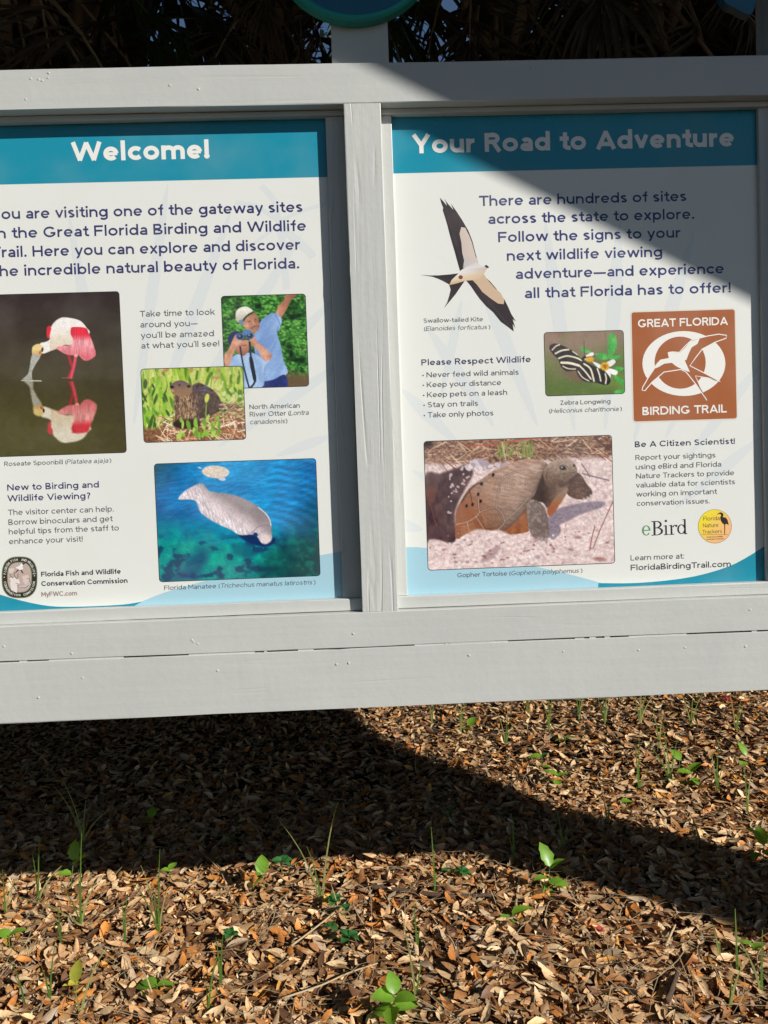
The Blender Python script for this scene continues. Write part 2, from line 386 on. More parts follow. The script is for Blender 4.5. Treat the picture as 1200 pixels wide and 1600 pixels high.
class Paint:
    def __init__(s, X, Y): s.X, s.Y = X, Y; s.I = np.zeros(X.shape+(3,))
    def mix(s, m, col):
        m = np.clip(m, 0, 1)[..., None]; s.I = s.I*(1-m)+np.asarray(col, float)*m
    def mask_poly(s, pts, soft=4.0, sm=True, X=None, Y=None):
        X = s.X if X is None else X; Y = s.Y if Y is None else Y
        if sm: pts = smooth_line(pts, 4, True)
        P = np.array(pts); out = np.zeros(X.shape); mg = soft*2
        bb = (X > P[:,0].min()-mg) & (X < P[:,0].max()+mg) & (Y > P[:,1].min()-mg) & (Y < P[:,1].max()+mg)
        x, y = X[bb], Y[bb]
        if x.size == 0: return out
        ins = np.zeros(x.shape, bool); dm = np.full(x.shape, 1e9)
        for (ax, ay), (bx, by) in zip(P, np.roll(P, -1, 0)):
            c = (ay > y) != (by > y)
            with np.errstate(divide='ignore', invalid='ignore'):
                ins ^= c & (x < (bx-ax)*(y-ay)/(by-ay+1e-12)+ax)
            dx, dy = bx-ax, by-ay; t = np.clip(((x-ax)*dx+(y-ay)*dy)/(dx*dx+dy*dy+1e-9), 0, 1)
            dm = np.minimum(dm, (x-ax-t*dx)**2+(y-ay-t*dy)**2)
        d = np.sqrt(dm)*np.where(ins, 1, -1)
        out[bb] = np.clip(d/soft+.5, 0, 1); return out
    def poly(s, pts, col, soft=4.0, sm=True, a=1.0):
        m = s.mask_poly(pts, soft, sm); s.mix(m*a, col); return m
    def ell(s, cx, cy, rx, ry, col, rot=0, soft=.15, a=1.0):
        c, n = math.cos(rot), math.sin(rot); x, y = s.X-cx, s.Y-cy
        d = np.hypot((x*c+y*n)/rx, (-x*n+y*c)/ry); m = np.clip((1-d)/soft+.5, 0, 1); s.mix(m*a, col); return m
    def stroke(s, pts, w, col, soft=2.5, a=1.0, sm=False):
        if sm: pts = smooth_line(pts, 4)
        P = np.array(pts, float); mg = w+soft
        bb = (s.X > P[:,0].min()-mg) & (s.X < P[:,0].max()+mg) & (s.Y > P[:,1].min()-mg) & (s.Y < P[:,1].max()+mg)
        x, y = s.X[bb], s.Y[bb]
        if x.size == 0: return
        dm = np.full(x.shape, 1e9)
        for (ax, ay), (bx, by) in zip(P[:-1], P[1:]):
            dx, dy = bx-ax, by-ay; t = np.clip(((x-ax)*dx+(y-ay)*dy)/(dx*dx+dy*dy+1e-9), 0, 1)
            dm = np.minimum(dm, (x-ax-t*dx)**2+(y-ay-t*dy)**2)
        m = np.zeros(s.X.shape); m[bb] = np.clip((w/2-np.sqrt(dm))/soft+.5, 0, 1); s.mix(m*a, col)
def mixc(a, b, t):
    t = np.clip(t, 0, 1)[..., None]; return np.asarray(a, float)*(1-t)+np.asarray(b, float)*t

def photo(name, parent, corners, z, fn, layer, label, step=1.0, radius=5):
    """corners: photo pixels tl, tr, br, bl; z = (x0, y0, scale) of the measuring frame that fn paints in"""
    P = [on_print(*c) for c in corners]
    x0, x1 = (P[0][0]+P[3][0])/2, (P[1][0]+P[2][0])/2; z1, z0 = (P[0][1]+P[1][1])/2, (P[2][1]+P[3][1])/2
    px = (x1-x0)/(corners[1][0]-corners[0][0])
    nx, nz = int((x1-x0)/px/step)+1, int((z1-z0)/px/step)+1
    gx, gz = np.meshgrid(np.linspace(x0, x1, nx), np.linspace(z1, z0, nz)); yy = -layer*.00004
    U, Vv = proj(np.stack([gx, 0*gx, gz], -1))
    p = Paint((U-z[0])*z[2], (Vv-z[1])*z[2]); fn(p)
    p.I = p.I*(1+.16*(fbm(p.X/5.5, p.Y/5.5, 2, 13)-.5)+.10*(fbm(p.X/40, p.Y/40, 3, 14)-.5))[..., None]     # print grain
    I = lin(np.clip(p.I, 0, 255)); r = radius*px
    idx = np.arange(nx*nz).reshape(nz, nx)
    Q = np.stack([idx[:-1,:-1], idx[1:,:-1], idx[1:,1:], idx[:-1,1:]], -1)
    cx, cz = (gx[:-1,:-1]+gx[1:,1:])/2, (gz[:-1,:-1]+gz[1:,1:])/2
    dx = np.maximum(np.maximum(x0+r-cx, cx-(x1-r)), 0); dz = np.maximum(np.maximum(z0+r-cz, cz-(z1-r)), 0)
    Q = Q[np.hypot(dx, dz) <= r]
    V = np.stack([gx, 0*gx+yy, gz], -1).reshape(-1, 3)
    o = link(name, np_mesh(name, V, Q, M_PHOTO, I.reshape(-1, 3)), parent, label=label)
    # the thin dark key line round the picture
    ring = []
    for (qx, qz, a0) in ((x1-r, z1-r, 0), (x0+r, z1-r, 90), (x0+r, z0+r, 180), (x1-r, z0+r, 270)):
        for k in range(6):
            a = math.radians(a0+k*18); ring.append((qx, qz, math.cos(a), math.sin(a)))
    wv = .0011; V = []; F = []; n = len(ring)
    for (qx, qz, c, s) in ring:
        V += [(qx+c*(r+wv*.6), yy-.00003, qz+s*(r+wv*.6)), (qx+c*(r-wv*.9), yy-.00003, qz+s*(r-wv*.9))]
    for i in range(n):
        j = (i+1) % n; F.append((2*i, 2*j, 2*j+1, 2*i+1))
    link('key_line', mesh('key_line', V, F, M_KEY), parent)
    return o
M_KEY = mat('key_line_ink', (.03,.03,.03), .4)
#PART2
# ------------------------------------------------------------------ what the printed photographs show
def paint_spoonbill(p):
    X, Y = p.X, p.Y
    base = mixc((56,43,42), (82,78,40), (Y-60)/1200)
    base = mixc(base, (52,46,34), (X-700)/900*.7)
    base = base*(1+.10*(fbm(X/300, Y/60, 4, 1)-.5)[..., None])
    p.I = base
    def bird(X2, Y2, dim, soft):
        q = Paint(X2, Y2); q.I = p.I.copy(); J = q.I
        q.stroke([(590,570),(608,640),(628,690),(592,772)], 22, (176,36,58), soft)
        q.stroke([(655,575),(637,680),(612,772)], 24, (222,72,92), soft)
        q.ell(655,580,18,16,(240,170,160),0,.4)
        white = mixc((244,238,232), (226,205,178), (Y2-330)/220*(X2 > 430)+.25*(fbm(X2/40,Y2/40,3,4)-.5))
        q.poly([(345,480),(400,463),(430,440),(425,400),(440,340),(465,300),(500,270),(545,253),(600,258),(660,270),(705,292),(745,340),(770,395),(640,490),(560,490),(500,520),(440,542),(370,566),(352,540)], white, soft)
        q.poly([(405,345),(430,325),(443,345),(432,400),(420,435),(404,415)], (222,50,70), soft)
        st = fbm(X2/9, Y2/70, 3, 2)
        pink = mixc((228,44,66), (243,160,168), (Y2-400)/60)
        pink = mixc(pink, (230,112,124), (Y2-490)/110)
        pink = pink*(.78+.42*st)[..., None]
        q.poly([(612,345),(650,335),(740,345),(765,390),(800,470),(825,560),(815,592),(762,625),(720,622),(690,592),(662,568),(625,580),(570,572),(520,545),(483,515),(540,497),(610,492),(628,440),(610,400)], pink, soft)
        q.poly([(278,520),(295,495),(330,482),(360,495),(372,520),(360,562),(345,592),(322,582),(280,576)], mixc((232,206,140), (205,150,90), (Y2-530)/60), soft)
        q.ell(366,532,10,20,(60,50,45),.2,.4); q.ell(345,555,8,14,(190,90,40),.3,.5)
        bill = np.stack([160+60*(fbm(X2/9,Y2/9,3,8)-.4)]*3, -1)+np.array([6,6,-4])
        q.poly([(280,572),(345,590),(312,650),(277,720),(270,802),(185,800),(240,742),(256,680)], bill, soft)
        p.I = p.I*(1-dim)+q.I*dim
    up = p.I.copy()
    rx = X+6*(fbm(X/50, Y/7, 2, 6)-.5)*np.clip((Y-800)/150, 0, 2)-10
    full = Paint(X, Y); full.I = up
    bird(X, Y, 1.0, 5.0); top = p.I.copy()
    p.I = up; bird(rx, 1588-Y*1.0+4*(fbm(X/30, Y/9, 2, 9)-.5), .86, 16.0); refl = p.I*np.array([.97,.95,.9])
    p.I = np.where((Y < 786)[..., None], top, refl)
    p.stroke([(270,800),(355,801)], 9, (200,200,180), 5); p.stroke([(530,775),(640,776)], 4, (170,130,110), 4, .7)
    p.stroke([(185,797),(275,801)], 6, (200,205,195), 5)

def paint_people(p):
    X, Y = p.X, p.Y
    d1, d2, r = cells(X/17+.6*fbm(X/30,Y/30,2,3), Y/11, 2); e1, e2, r2 = cells(X/26+Y/60, Y/14-X/50, 9)
    g = mixc((26,70,24), (86,160,62), r*1.1-.5*d1+.2)
    g = mixc(g, (140,196,96), (r2 > .74)*(1-e1*1.4)); g = mixc(g, (14,38,14), (.5-fbm(X/70,Y/70,3,5))*3.2)
    p.I = mixc(g, (104,84,58), (Y-520+.12*(1000-X)+60*(fbm(X/20,Y/12,3)-.5))/50*(X > 930))
    skin = mixc((214,152,122), (150,92,70), .6*fbm(X/40,Y/40,3,4)+(X-940)/200)
    p.poly([(915,175),(930,120),(965,82),(985,44),(1050,44),(1012,78),(985,135),(948,195),(930,210)], skin, 5)
    cl = fbm(X/60+Y/120, Y/160, 3, 7)
    shirt = mixc((96,130,190), (160,190,232), cl*1.5-.15+(X-850)/500)
    p.poly([(800,250),(830,200),(900,160),(952,200),(940,262),(922,290),(945,370),(965,470),(990,552),(900,592),(815,615),(785,450),(770,330)], shirt, 5)
    p.stroke([(905,165),(935,215),(945,255)], 5, (84,112,168), 5, .7, True); p.stroke([(922,290),(930,250)], 8, (80,110,170), 6, .6)
    p.poly([(815,612),(900,592),(972,560),(980,648),(815,650)], mixc((52,66,140),(34,42,92),fbm(X/20,Y/30,3)), 5)
    p.poly([(696,225),(735,185),(775,163),(800,195),(809,248),(795,278),(760,288),(718,262)], mixc((216,160,132),(160,104,82),(X-Y*.2-660)/160+.5*fbm(X/18,Y/18,2,1)), 5)
    p.stroke([(754,262),(778,249),(802,250)], 10, (118,92,78), 7, .85, True); p.ell(744,216,7,4,(92,62,52),-.2,.6); p.ell(782,205,6,3.5,(92,62,52),-.2,.6); p.ell(728,240,16,14,(226,172,146),0,.9,.6)
    p.stroke([(764,205),(772,232),(780,234)], 5, (220,168,140), 4, .8); p.stroke([(772,266),(794,264)], 5, (150,84,72), 4, .7)
    p.poly([(655,196),(658,152),(690,125),(730,122),(768,150),(735,168),(705,198),(690,222),(668,222)], mixc((236,232,218),(176,172,156),(Y-140)/90), 5)
    p.poly([(700,205),(735,168),(772,150),(764,164),(726,190),(705,220)], (52,50,52), 5)
    p.poly([(672,215),(700,205),(706,240),(690,238)], (112,136,152), 5)
    sh2 = mixc((112,150,206), (188,212,240), fbm(X/40,Y/110,3,9)*1.5-.2)
    p.poly([(582,505),(640,440),(690,425),(760,418),(820,448),(880,462),(835,525),(820,650),(582,650)], sh2, 5)
    p.poly([(603,335),(622,292),(660,278),(705,298),(700,345),(640,372),(615,365)], (34,48,92), 5)
    sk2 = mixc((232,178,150),(176,116,92),fbm(X/30,Y/30,3,2)*1.3-.2)
    p.poly([(652,350),(745,340),(738,405),(700,440),(655,405)], mixc((206,146,120),(150,92,74),(Y-350)/90), 5)
    p.stroke([(690,372),(725,370)], 6, (122,64,60), 4, .7)
    p.poly([(583,432),(612,392),(640,325),(662,300),(694,340),(662,375),(640,425),(612,505),(583,500)], sk2, 5)
    p.poly([(752,300),(775,296),(790,342),(850,392),(888,436),(876,466),(838,468),(795,400),(748,352)], sk2, 5)
    for cx, cy in ((684,314),(746,308)):
        p.ell(cx,cy,27,24,(74,104,152)); p.ell(cx,cy,18,16,(28,40,62)); p.ell(cx-4,cy-3,8,7,(92,130,180),0,.5)
    p.poly([(700,282),(735,268),(760,285),(735,300),(705,305)], (90,124,176), 5)
    p.stroke([(684,380),(700,480),(722,570),(742,645)], 11, (34,42,58), 4, 1, True); p.stroke([(745,350),(756,470),(782,590),(752,645)], 13, (34,42,58), 4, 1, True)
    p.poly([(742,455),(764,455),(788,590),(774,606),(760,560)], (24,32,48), 4)

def paint_otter(p):
    X, Y = p.X, p.Y; R = random.Random(5)
    p.I = mixc((150,178,62), (222,226,142), fbm(X/26, Y/70, 3, 1)*1.6-.3)
    p.I = mixc(p.I, (184,140,96), (fbm(X/30,Y/26,3,6)-.58)*6*(Y < 690))
    for i in range(210):
        x, y = R.uniform(40,720), R.uniform(520,930); h = R.uniform(40,150); lean = R.uniform(-40,40)
        if 250 < x < 560 and 640 < y < 860: continue
        c = R.choice([(146,184,52),(118,160,40),(188,204,92),(84,120,34),(206,216,120),(168,196,70)])
        p.stroke([(x,y),(x+lean*.4,y-h*.6),(x+lean,y-h)], R.uniform(8,22), c, 5, .9, True)
    for i in range(70):
        x, y = R.uniform(40,260), R.uniform(600,985); p.ell(x,y,R.uniform(6,14),R.uniform(18,50),R.choice([(140,186,56),(96,142,40),(176,206,86),(62,96,34)]),R.uniform(-.5,.5),.4)
    for i in range(60):
        p.ell(R.uniform(560,720),R.uniform(640,800),R.uniform(8,18),R.uniform(8,22),R.choice([(150,190,70),(190,206,120),(90,130,46),(214,214,150)]),R.uniform(-1,1),.4)
    low = np.clip((Y-800-.00*X+40*(fbm(X/50,Y/50,2)-.5)-(X < 260)*80+(X-400)*.06)/30, 0, 1)
    p.mix(low, mixc((96,62,40),(170,120,84),fbm(X/12,Y/12,3,7)*1.4-.2))
    for i in range(330):
        x, y = R.uniform(130,720), R.uniform(770,1000); a = R.uniform(-.9,.9)+(R.random() < .3)*1.2; l = R.uniform(30,120)
        if y < 830 and x < 460: continue
        p.stroke([(x,y),(x+math.cos(a)*l,y+math.sin(a)*l)], R.uniform(3,7), R.choice([(240,214,180),(226,180,142),(198,128,88),(150,92,60),(250,232,206),(120,70,46)]), 3)
    fur = mixc((58,42,42), (126,96,78), fbm(X/10+Y/40, Y/16, 4, 3)*1.5-.2)
    p.poly([(540,735),(610,750),(690,772),(620,790),(540,800)], (70,50,46), 10)
    back = mixc(fur*.8, (112,104,138), np.clip((fbm(X/40,Y/14,3,8)-.45)*3, 0, 1)*np.clip((760-Y)/90, 0, 1))
    p.poly([(372,640),(410,614),(455,626),(512,662),(552,712),(562,762),(545,800),(470,835),(400,840),(370,760)], back, 6)
    p.poly([(262,690),(330,640),(380,660),(415,740),(420,830),(405,890),(285,895),(262,800)], fur, 7)
    for i in range(260):
        x, y = R.gauss(335,38), R.uniform(680,840); p.stroke([(x,y),(x+R.uniform(-8,8),y+R.uniform(12,30))], 3.5, R.choice([(176,136,98),(204,166,124),(124,90,64),(74,52,42),(222,188,146)]), 3, .8)
    p.poly([(234,652),(238,625),(270,602),(312,598),(352,618),(375,650),(362,690),(318,700),(262,690)], mixc((112,92,92),(150,118,92),(Y-612)/50+.4*(fbm(X/9,Y/9,2)-.5)), 5)
    p.ell(243,640,13,9,(40,28,34),.2,.4); p.ell(247,664,12,6,(206,142,128),.2,.5); p.ell(292,628,6,5,(16,12,14),0,.5); p.ell(352,636,12,9,(60,42,38),0,.5)
    p.poly([(262,860),(410,850),(410,905),(268,905)], (52,36,30), 16)
    for i in range(70):
        x, y = R.uniform(540,720), R.uniform(745,830); a = R.uniform(-.8,.8); l = R.uniform(25,70)
        p.stroke([(x,y),(x+math.cos(a)*l,y+math.sin(a)*l)], R.uniform(3,5), R.choice([(236,208,172),(206,160,122),(140,92,62),(120,160,60)]), 3)
    p.ell(469,712,14,30,(206,214,80),.2,.3); p.stroke([(465,740),(462,830)], 6, (150,180,60), 3)
    for i in range(34):
        x, y = R.uniform(270,560), R.uniform(840,960); p.ell(x,y,R.uniform(6,14),R.uniform(12,34),R.choice([(140,186,60),(110,156,46),(178,206,90)]),R.uniform(-.6,.6),.4)

def paint_manatee(p):
    X, Y = p.X, p.Y
    b = mixc((16,86,150), (30,150,212), fbm(X/240, Y/160, 3, 2)*1.4-.15+(500-abs(X-520))/1400)
    b = mixc(b, (0,142,138), (Y-470+.12*(600-X))/240)
    b = mixc(b, (4,70,74), (X+.8*Y-1280)/420); b = mixc(b, (18,78,92), (420-X-Y)/300)
    wv = fbm(X/46+.35*fbm(X/90,Y/90,2)*4, Y/9+X/60, 3, 4); b = b*(1+(.34*(wv-.5))*np.clip((620-Y)/300, .25, 1)[...] if False else 1+(.40*(wv-.5)*np.clip((640-Y)/260, .3, 1)))[..., None]
    pb = fbm(X/60, Y/44, 5, 6); b = mixc(b, (10,170,150), np.clip((pb-.56)*5, 0, .75)*np.clip((Y-480)/160, 0, 1))
    b = mixc(b, (16,52,92), np.clip((.44-pb)*6, 0, .8)*np.clip((Y-540)/120, 0, 1)); p.I = b
    p.poly([(190,850),(280,740),(370,670),(410,730),(360,830),(320,890),(150,892)], (26,58,108), 60, True, .62)
    p.poly([(800,720),(960,600),(1160,640),(1160,860),(780,880)], (8,62,60), 90, True, .55)
    p.poly([(560,650),(640,640),(740,690),(700,740),(600,720)], (14,70,104), 30, True, .55)
    p.poly([(610,580),(700,575),(850,600),(845,640),(790,660),(690,640)], (8,42,92), 14)
    arc = np.sin(np.hypot((X-760)*.55, Y-620)/7.5+3*fbm(X/80,Y/80,2))*np.clip((X-760)/120, 0, 1)*np.clip((580-Y)/90, 0, 1); p.I = p.I*(1+.09*arc)[..., None]
    body = [(210,335),(250,290),(330,245),(372,238),(398,268),(428,292),(560,310),(650,340),(740,390),(800,440),(828,490),(832,560),(835,608),(800,642),(765,635),(735,592),(700,580),(620,582),(560,547),(480,512),(400,466),(350,420),(330,362),(290,345),(215,346)]
    rip = fbm(X/7-Y/22, Y/30+X/60, 3, 3)
    col = mixc((214,196,198), (186,170,176), fbm(X/90,Y/90,3,2)*1.5-.3)
    edge = np.clip(((Y-290)-(X-330)*.56)/70, 0, 1); tail = np.clip((420-X)/90, 0, 1)
    col = mixc(col, (246,246,250), np.clip(rip*3-1.45, 0, 1)*np.maximum(edge, tail)*.9)
    col = mixc(col, (120,140,176), np.clip(1.25-rip*3.2, 0, 1)*np.maximum(edge*.8, tail))
    col = col*(1+.12*(fbm(X/6,Y/6,2,5)-.5))[..., None]
    ax_ = ((X-330)*.83+(Y-330)*.56); side = ((Y-330)*.83-(X-330)*.56)   # rounded back: paler along the spine
    col = col*(1.06-.30*np.clip((np.abs(side-10)-45)/75, 0, 1))[..., None]
    p.poly(body, col, 8)
    p.stroke([(705,565),(740,530),(790,515),(826,522)], 7, (140,120,132), 6, .8, True); p.stroke([(738,590),(770,560),(830,552)], 5, (150,132,142), 6, .6, True)
    p.stroke([(745,398),(795,440),(822,486),(828,520)], 6, (250,250,252), 5, .8, True)
    p.ell(792,606,36,28,(226,208,204),.3,.6); p.ell(726,580,16,14,(20,60,110),.4,.5)
    p.ell(458,160,92,42,mixc((212,190,170),(236,226,214),fbm(X/9,Y/9,3,7)*1.6-.3),.06,.12); p.ell(500,205,26,14,(206,206,214),.2,.4); p.ell(352,133,14,5,(190,206,220),.3,.5)

def paint_butterfly(p):
    X, Y = p.X, p.Y
    b = mixc((146,120,104), (92,112,52), (Y-180+.25*(X-250))/260+.9*(fbm(X/150,Y/150,3,3)-.5))
    p.I = mixc(b, (128,80,76), np.clip((fbm(X/170,Y/120,2,8)-.5)*3, 0, .7)*(X < 260)); p.I = mixc(p.I, (112,138,66), np.clip((fbm(X/120,Y/150,2,12)-.5)*3, 0, .8))
    gl = mixc((52,150,62), (104,196,92), fbm(X/16,Y/40,3,2)*1.4-.2)
    for q in ([(430,150),(455,168),(464,220),(442,286),(415,276),(412,200)],[(340,275),(400,272),(424,300),(366,308)],[(252,236),(300,250),(310,268),(268,262)],[(430,290),(490,282),(470,306),(430,306)],[(446,350),(508,356),(474,376)],[(450,395),(500,425),(504,462),(462,425)],[(455,490),(508,480),(508,508),(455,508)]): p.poly(q, gl, 5)
    p.stroke([(395,140),(405,260),(420,320)], 5, (90,120,60), 4, .8, True)
    wh = (240,238,236)
    for q in ([(272,292),(318,264),(328,280),(288,310)],[(322,318),(372,340),(362,358),(338,340)],[(398,330),(442,306),(456,324),(420,350)],[(416,358),(468,374),(456,398),(414,380)],[(396,368),(426,382),(424,430),(408,420)]): p.poly(q, wh, 4)
    p.ell(305,304,24,17,(226,166,40),.1,.4); p.ell(394,347,25,24,(228,172,40),0,.4)
    for k in range(14):
        a = k*2.4; p.ell(394+16*math.cos(a)*(k/14),347+16*math.sin(a)*(k/14),4,4,(170,106,20),0,.5)
    bk = mixc((30,24,26), (62,48,44), fbm(X/14,Y/14,3,5)*1.2-.3)
    p.poly([(68,238),(90,214),(140,222),(205,256),(255,302),(330,345),(392,376),(423,410),(425,442),(398,456),(330,440),(300,440),(262,428),(232,395),(222,372),(172,376),(138,350),(120,306),(90,276)], bk, 4)
    cr = (240,232,206)
    for q, wd in (([(86,250),(108,228),(128,220)],7),([(104,272),(140,254),(182,248)],9),([(124,300),(170,286),(225,296),(258,312)],9),([(140,325),(190,328),(242,342)],14),([(148,346),(180,360),(222,362)],6),([(248,345),(280,378),(312,420)],9),([(272,332),(310,362),(330,432)],10),([(350,360),(362,395),(370,432)],8),([(396,390),(402,418),(398,448)],8),([(238,376),(262,410),(300,432)],6),([(206,260),(232,278)],6)): p.stroke(q, wd, cr, 4, 1, True)
    p.stroke([(262,305),(278,292)], 14, (26,22,24), 4); p.stroke([(272,300),(274,240),(271,198)], 3, (30,26,26), 3, .9); p.stroke([(275,298),(330,286),(352,284)], 3, (30,26,26), 3, .9)

def paint_tortoise(p):
    X, Y = p.X, p.Y; R = random.Random(11)
    n = fbm(X/22, Y/16, 4, 2); f2 = fbm(X/6, Y/6, 2, 9)
    sand = mixc((206,178,176), (238,218,214), n*1.7-.35); sand = sand*(.92+.18*f2)[..., None]
    d1, d2, r = cells(X/30, Y/22, 4); sand = mixc(sand, (176,148,152), np.clip((d1-.52)*2.2, 0, .5)*(r > .35)); sand = mixc(sand, (246,232,228), np.clip(.32-d1, 0, .3)*2.4*(r > .5)); p.I = sand
    veg = np.clip((215-Y+30*(fbm(X/40,Y/20,3,7)-.5)-np.clip(X-560,0,600)*.08)/26, 0, 1)
    p.mix(veg, mixc((86,58,50), (186,150,126), fbm(X/12,Y/9,3,3)*1.8-.4))
    for i in range(300):
        x, y = R.uniform(40,1150), R.uniform(35,230); a = R.uniform(-.9,.9); l = R.uniform(25,110)
        if y > 170 and x > 420: continue
        p.stroke([(x,y),(x+math.cos(a)*l,y+math.sin(a)*l)], R.uniform(3,7), R.choice([(206,172,140),(150,96,76),(96,62,52),(228,204,178),(126,70,60),(172,124,96)]), 3, .85)
    for i in range(40):
        x = R.uniform(470,720); p.stroke([(x,165),(x+R.uniform(-30,30),R.uniform(60,120))], 6, R.choice([(124,144,66),(152,164,92),(98,116,58)]), 4, .7)
    p.stroke([(320,100),(480,90),(620,62),(760,52)], 8, (186,92,78), 4, .9, True); p.stroke([(505,80),(525,180)], 8, (206,180,158), 4, .9)
    p.mix(np.clip((120-X)/40,0,1)*np.clip((130-Y)/40,0,1), (40,28,28))
    hole = mixc((60,38,44), (104,74,74), fbm(X/26,Y/40,4,5)*1.5-.3)
    p.poly([(48,285),(140,262),(232,232),(300,210),(335,262),(262,400),(228,500),(228,668),(60,668)], hole, 16)
    for i in range(34):
        x = R.uniform(190,330); y = R.uniform(210,470)-(x-250)*.5; p.ell(x,y,R.uniform(4,10),R.uniform(4,9),(206,186,190),R.uniform(-1,1),.5,.85)
    for i in range(26):
        x, y = R.uniform(300,520), R.uniform(185,235); p.ell(x,y,R.uniform(10,24),R.uniform(8,16),R.choice([(206,192,198),(170,154,166),(226,212,214)]),R.uniform(-1,1),.5)
    p.poly([(62,350),(120,330),(110,420),(62,430)], (122,76,64), 24, True, .6); p.stroke([(80,430),(120,570)], 5, (120,84,70), 4, .7)
    shade = mixc((124,110,126), (158,142,152), fbm(X/12,Y/10,3,6)*1.5-.2)
    p.poly([(770,520),(850,462),(1000,430),(1105,428),(1085,462),(970,500),(882,545),(842,562),(850,602),(800,652),(770,600)], shade, 12)
    k1, k2, kr = cells(X/17, Y/17, 3); legc = mixc((122,90,78), (92,66,58), kr); legc = mixc(legc, (62,44,40), np.clip((.16-(k2-k1))*6, 0, .8))
    p.poly([(872,320),(948,258),(1002,325),(1032,366),(1018,402),(955,414),(890,388)], legc, 6); p.ell(1014,378,18,16,(78,62,64),-.5,.6); p.ell(1024,392,7,9,(190,170,160),.6,.6); p.ell(1006,404,7,8,(190,170,160),.4,.6); p.ell(984,410,7,7,(180,160,150),.2,.6)
    p.poly([(768,470),(802,402),(884,348),(876,392),(792,512)], mixc((150,128,108),(160,92,58),(Y-370)/90), 6)
    p.poly([(735,250),(770,230),(850,270),(895,290),(885,345),(820,395),(772,462),(742,432),(672,420),(700,370)], mixc((60,42,38),(138,112,98),(X+Y*.1-780)/110+.4*(fbm(X/14,Y/14,2,3)-.5)), 8)
    p.poly([(508,602),(602,520),(655,455),(662,585),(640,608),(560,618)], mixc((172,102,58),(126,72,44),fbm(X/30,Y/30,3)*1.5-.25), 6)
    gr = np.clip(((X-250)-(Y-420)*.9)/330, 0, 1); fib = fbm(X/60+Y/40, Y/7-X/30, 4, 8)
    sh = mixc((142,86,58), (160,130,114), gr*1.5-.05); sh = mixc(sh, (104,72,60), np.clip((fib-.56)*3.0, 0, .26)); sh = mixc(sh, (204,178,168), np.clip((.44-fib)*3, 0, .35)*gr)
    sm = p.mask_poly([(235,650),(230,560),(236,480),(265,418),(310,350),(390,290),(460,240),(540,205),(620,181),(700,178),(772,206),(748,250),(722,310),(690,382),(652,450),(602,520),(512,600),(400,592),(340,604),(280,625)], 6)
    dx_, dy_ = np.abs(X-565+(Y-320)*.3), np.abs(Y-320); ring = np.maximum(dx_*.88+dy_*.46, dy_*1.02); rr = ring+10*fbm(X/30,Y/30,2,4)
    sh = sh*(1+.03*np.sin(rr/4.4)*np.clip((118-ring)/30, 0, 1))[..., None]
    rr2 = np.hypot(X-400, (Y-520)*1.2)+12*fbm(X/26,Y/26,2,5); sh = sh*(1+.03*np.sin(rr2/4.3)*np.clip((96-rr2)/20, 0, 1))[..., None]
    lum = 1.06-.32*np.clip((Y-400)/230, 0, 1)*np.clip((X-330)/120, 0, 1)-.22*np.clip((X-(690-(Y-200)*.45))/70, 0, 1)+.10*np.clip((300-Y)/120, 0, 1)
    sh = sh*lum[..., None]; p.mix(sm, sh)
    pale = (198,174,158)
    for q in ([(372,490),(365,410),(385,330),(450,265),(540,225)],[(372,490),(470,462),(520,540),(480,590)],[(470,462),(480,380),(510,290),(640,235),(690,260)],[(520,540),(600,470),(660,400)],[(765,210),(722,310),(652,450),(602,520),(512,600)]): p.stroke(q, 11, (92,64,54), 8, .55, True)
    for q in ([(372,490),(365,410),(385,330),(450,265),(540,225)],[(372,490),(470,462),(520,540),(480,590)],[(235,560),(300,545),(352,515),(372,490)],[(470,462),(480,380),(510,290),(640,235),(690,260)],[(540,225),(640,235),(720,215)],[(520,540),(600,470),(660,400)],[(300,545),(310,600)],[(352,515),(400,590)],[(690,260),(735,240)]): p.stroke(q, 4.5, pale, 4, .75, True)
    for cx, cy, hexa in ((568,322,[(-70,-60),(20,-92),(78,-62),(72,20),(10,92),(-78,70)]),(418,528,[(-40,-38),(46,-60),(86,6),(56,52),(-10,58)]),(432,345,[(-42,60),(-54,10),(0,-62),(38,-62),(14,20)]),(700,226,[(-40,-6),(10,-26),(40,-16),(16,24),(-20,26)]),(300,590,[(-40,-20),(40,-42),(64,20),(10,36),(-40,40)])):
        for sc in (.22,.38,.54,.70,.86): p.stroke([(cx+a*sc, cy+b*sc) for a, b in hexa+hexa[:1]], 3.2, (206,186,174) if cx > 500 else (190,146,116), 3.5, .5, False)
    p.stroke([(268,430),(300,380),(345,330),(380,318)], 8, (58,36,32), 6, .7, True); p.stroke([(310,352),(325,410),(330,440)], 5, (58,36,32), 4, .7)
    for x, y in ((364,384),(379,424),(331,444),(296,452),(384,322),(452,270)): p.ell(x,y,8,11,(40,26,26),.2,.5)
    p.poly([(745,262),(770,210),(830,180),(900,178),(936,215),(942,262),(890,302),(832,322),(770,342)], mixc((172,148,132),(104,80,68),(Y-190)/125+.9*(fbm(X/11,Y/8,3,7)-.5)), 6)
    p.poly([(838,318),(885,304),(946,262),(955,276),(912,316),(868,342),(838,340)], (66,48,44), 12, True, .6)
    p.ell(860,230,20,12,(26,20,20),.15,.4); p.ell(854,226,5,4,(190,186,186),0,.6); p.stroke([(836,216),(866,212),(890,224)], 5, (84,70,66), 4, .7, True); p.ell(926,215,8,8,(60,48,48),0,.5)
    p.stroke([(940,254),(900,258),(866,262),(838,268)], 4, (84,66,60), 5, .7, True); p.stroke([(770,250),(762,300),(776,336)], 6, (84,64,58), 6, .6, True)
    c1, c2, cr = cells(X/21, Y/24, 6)
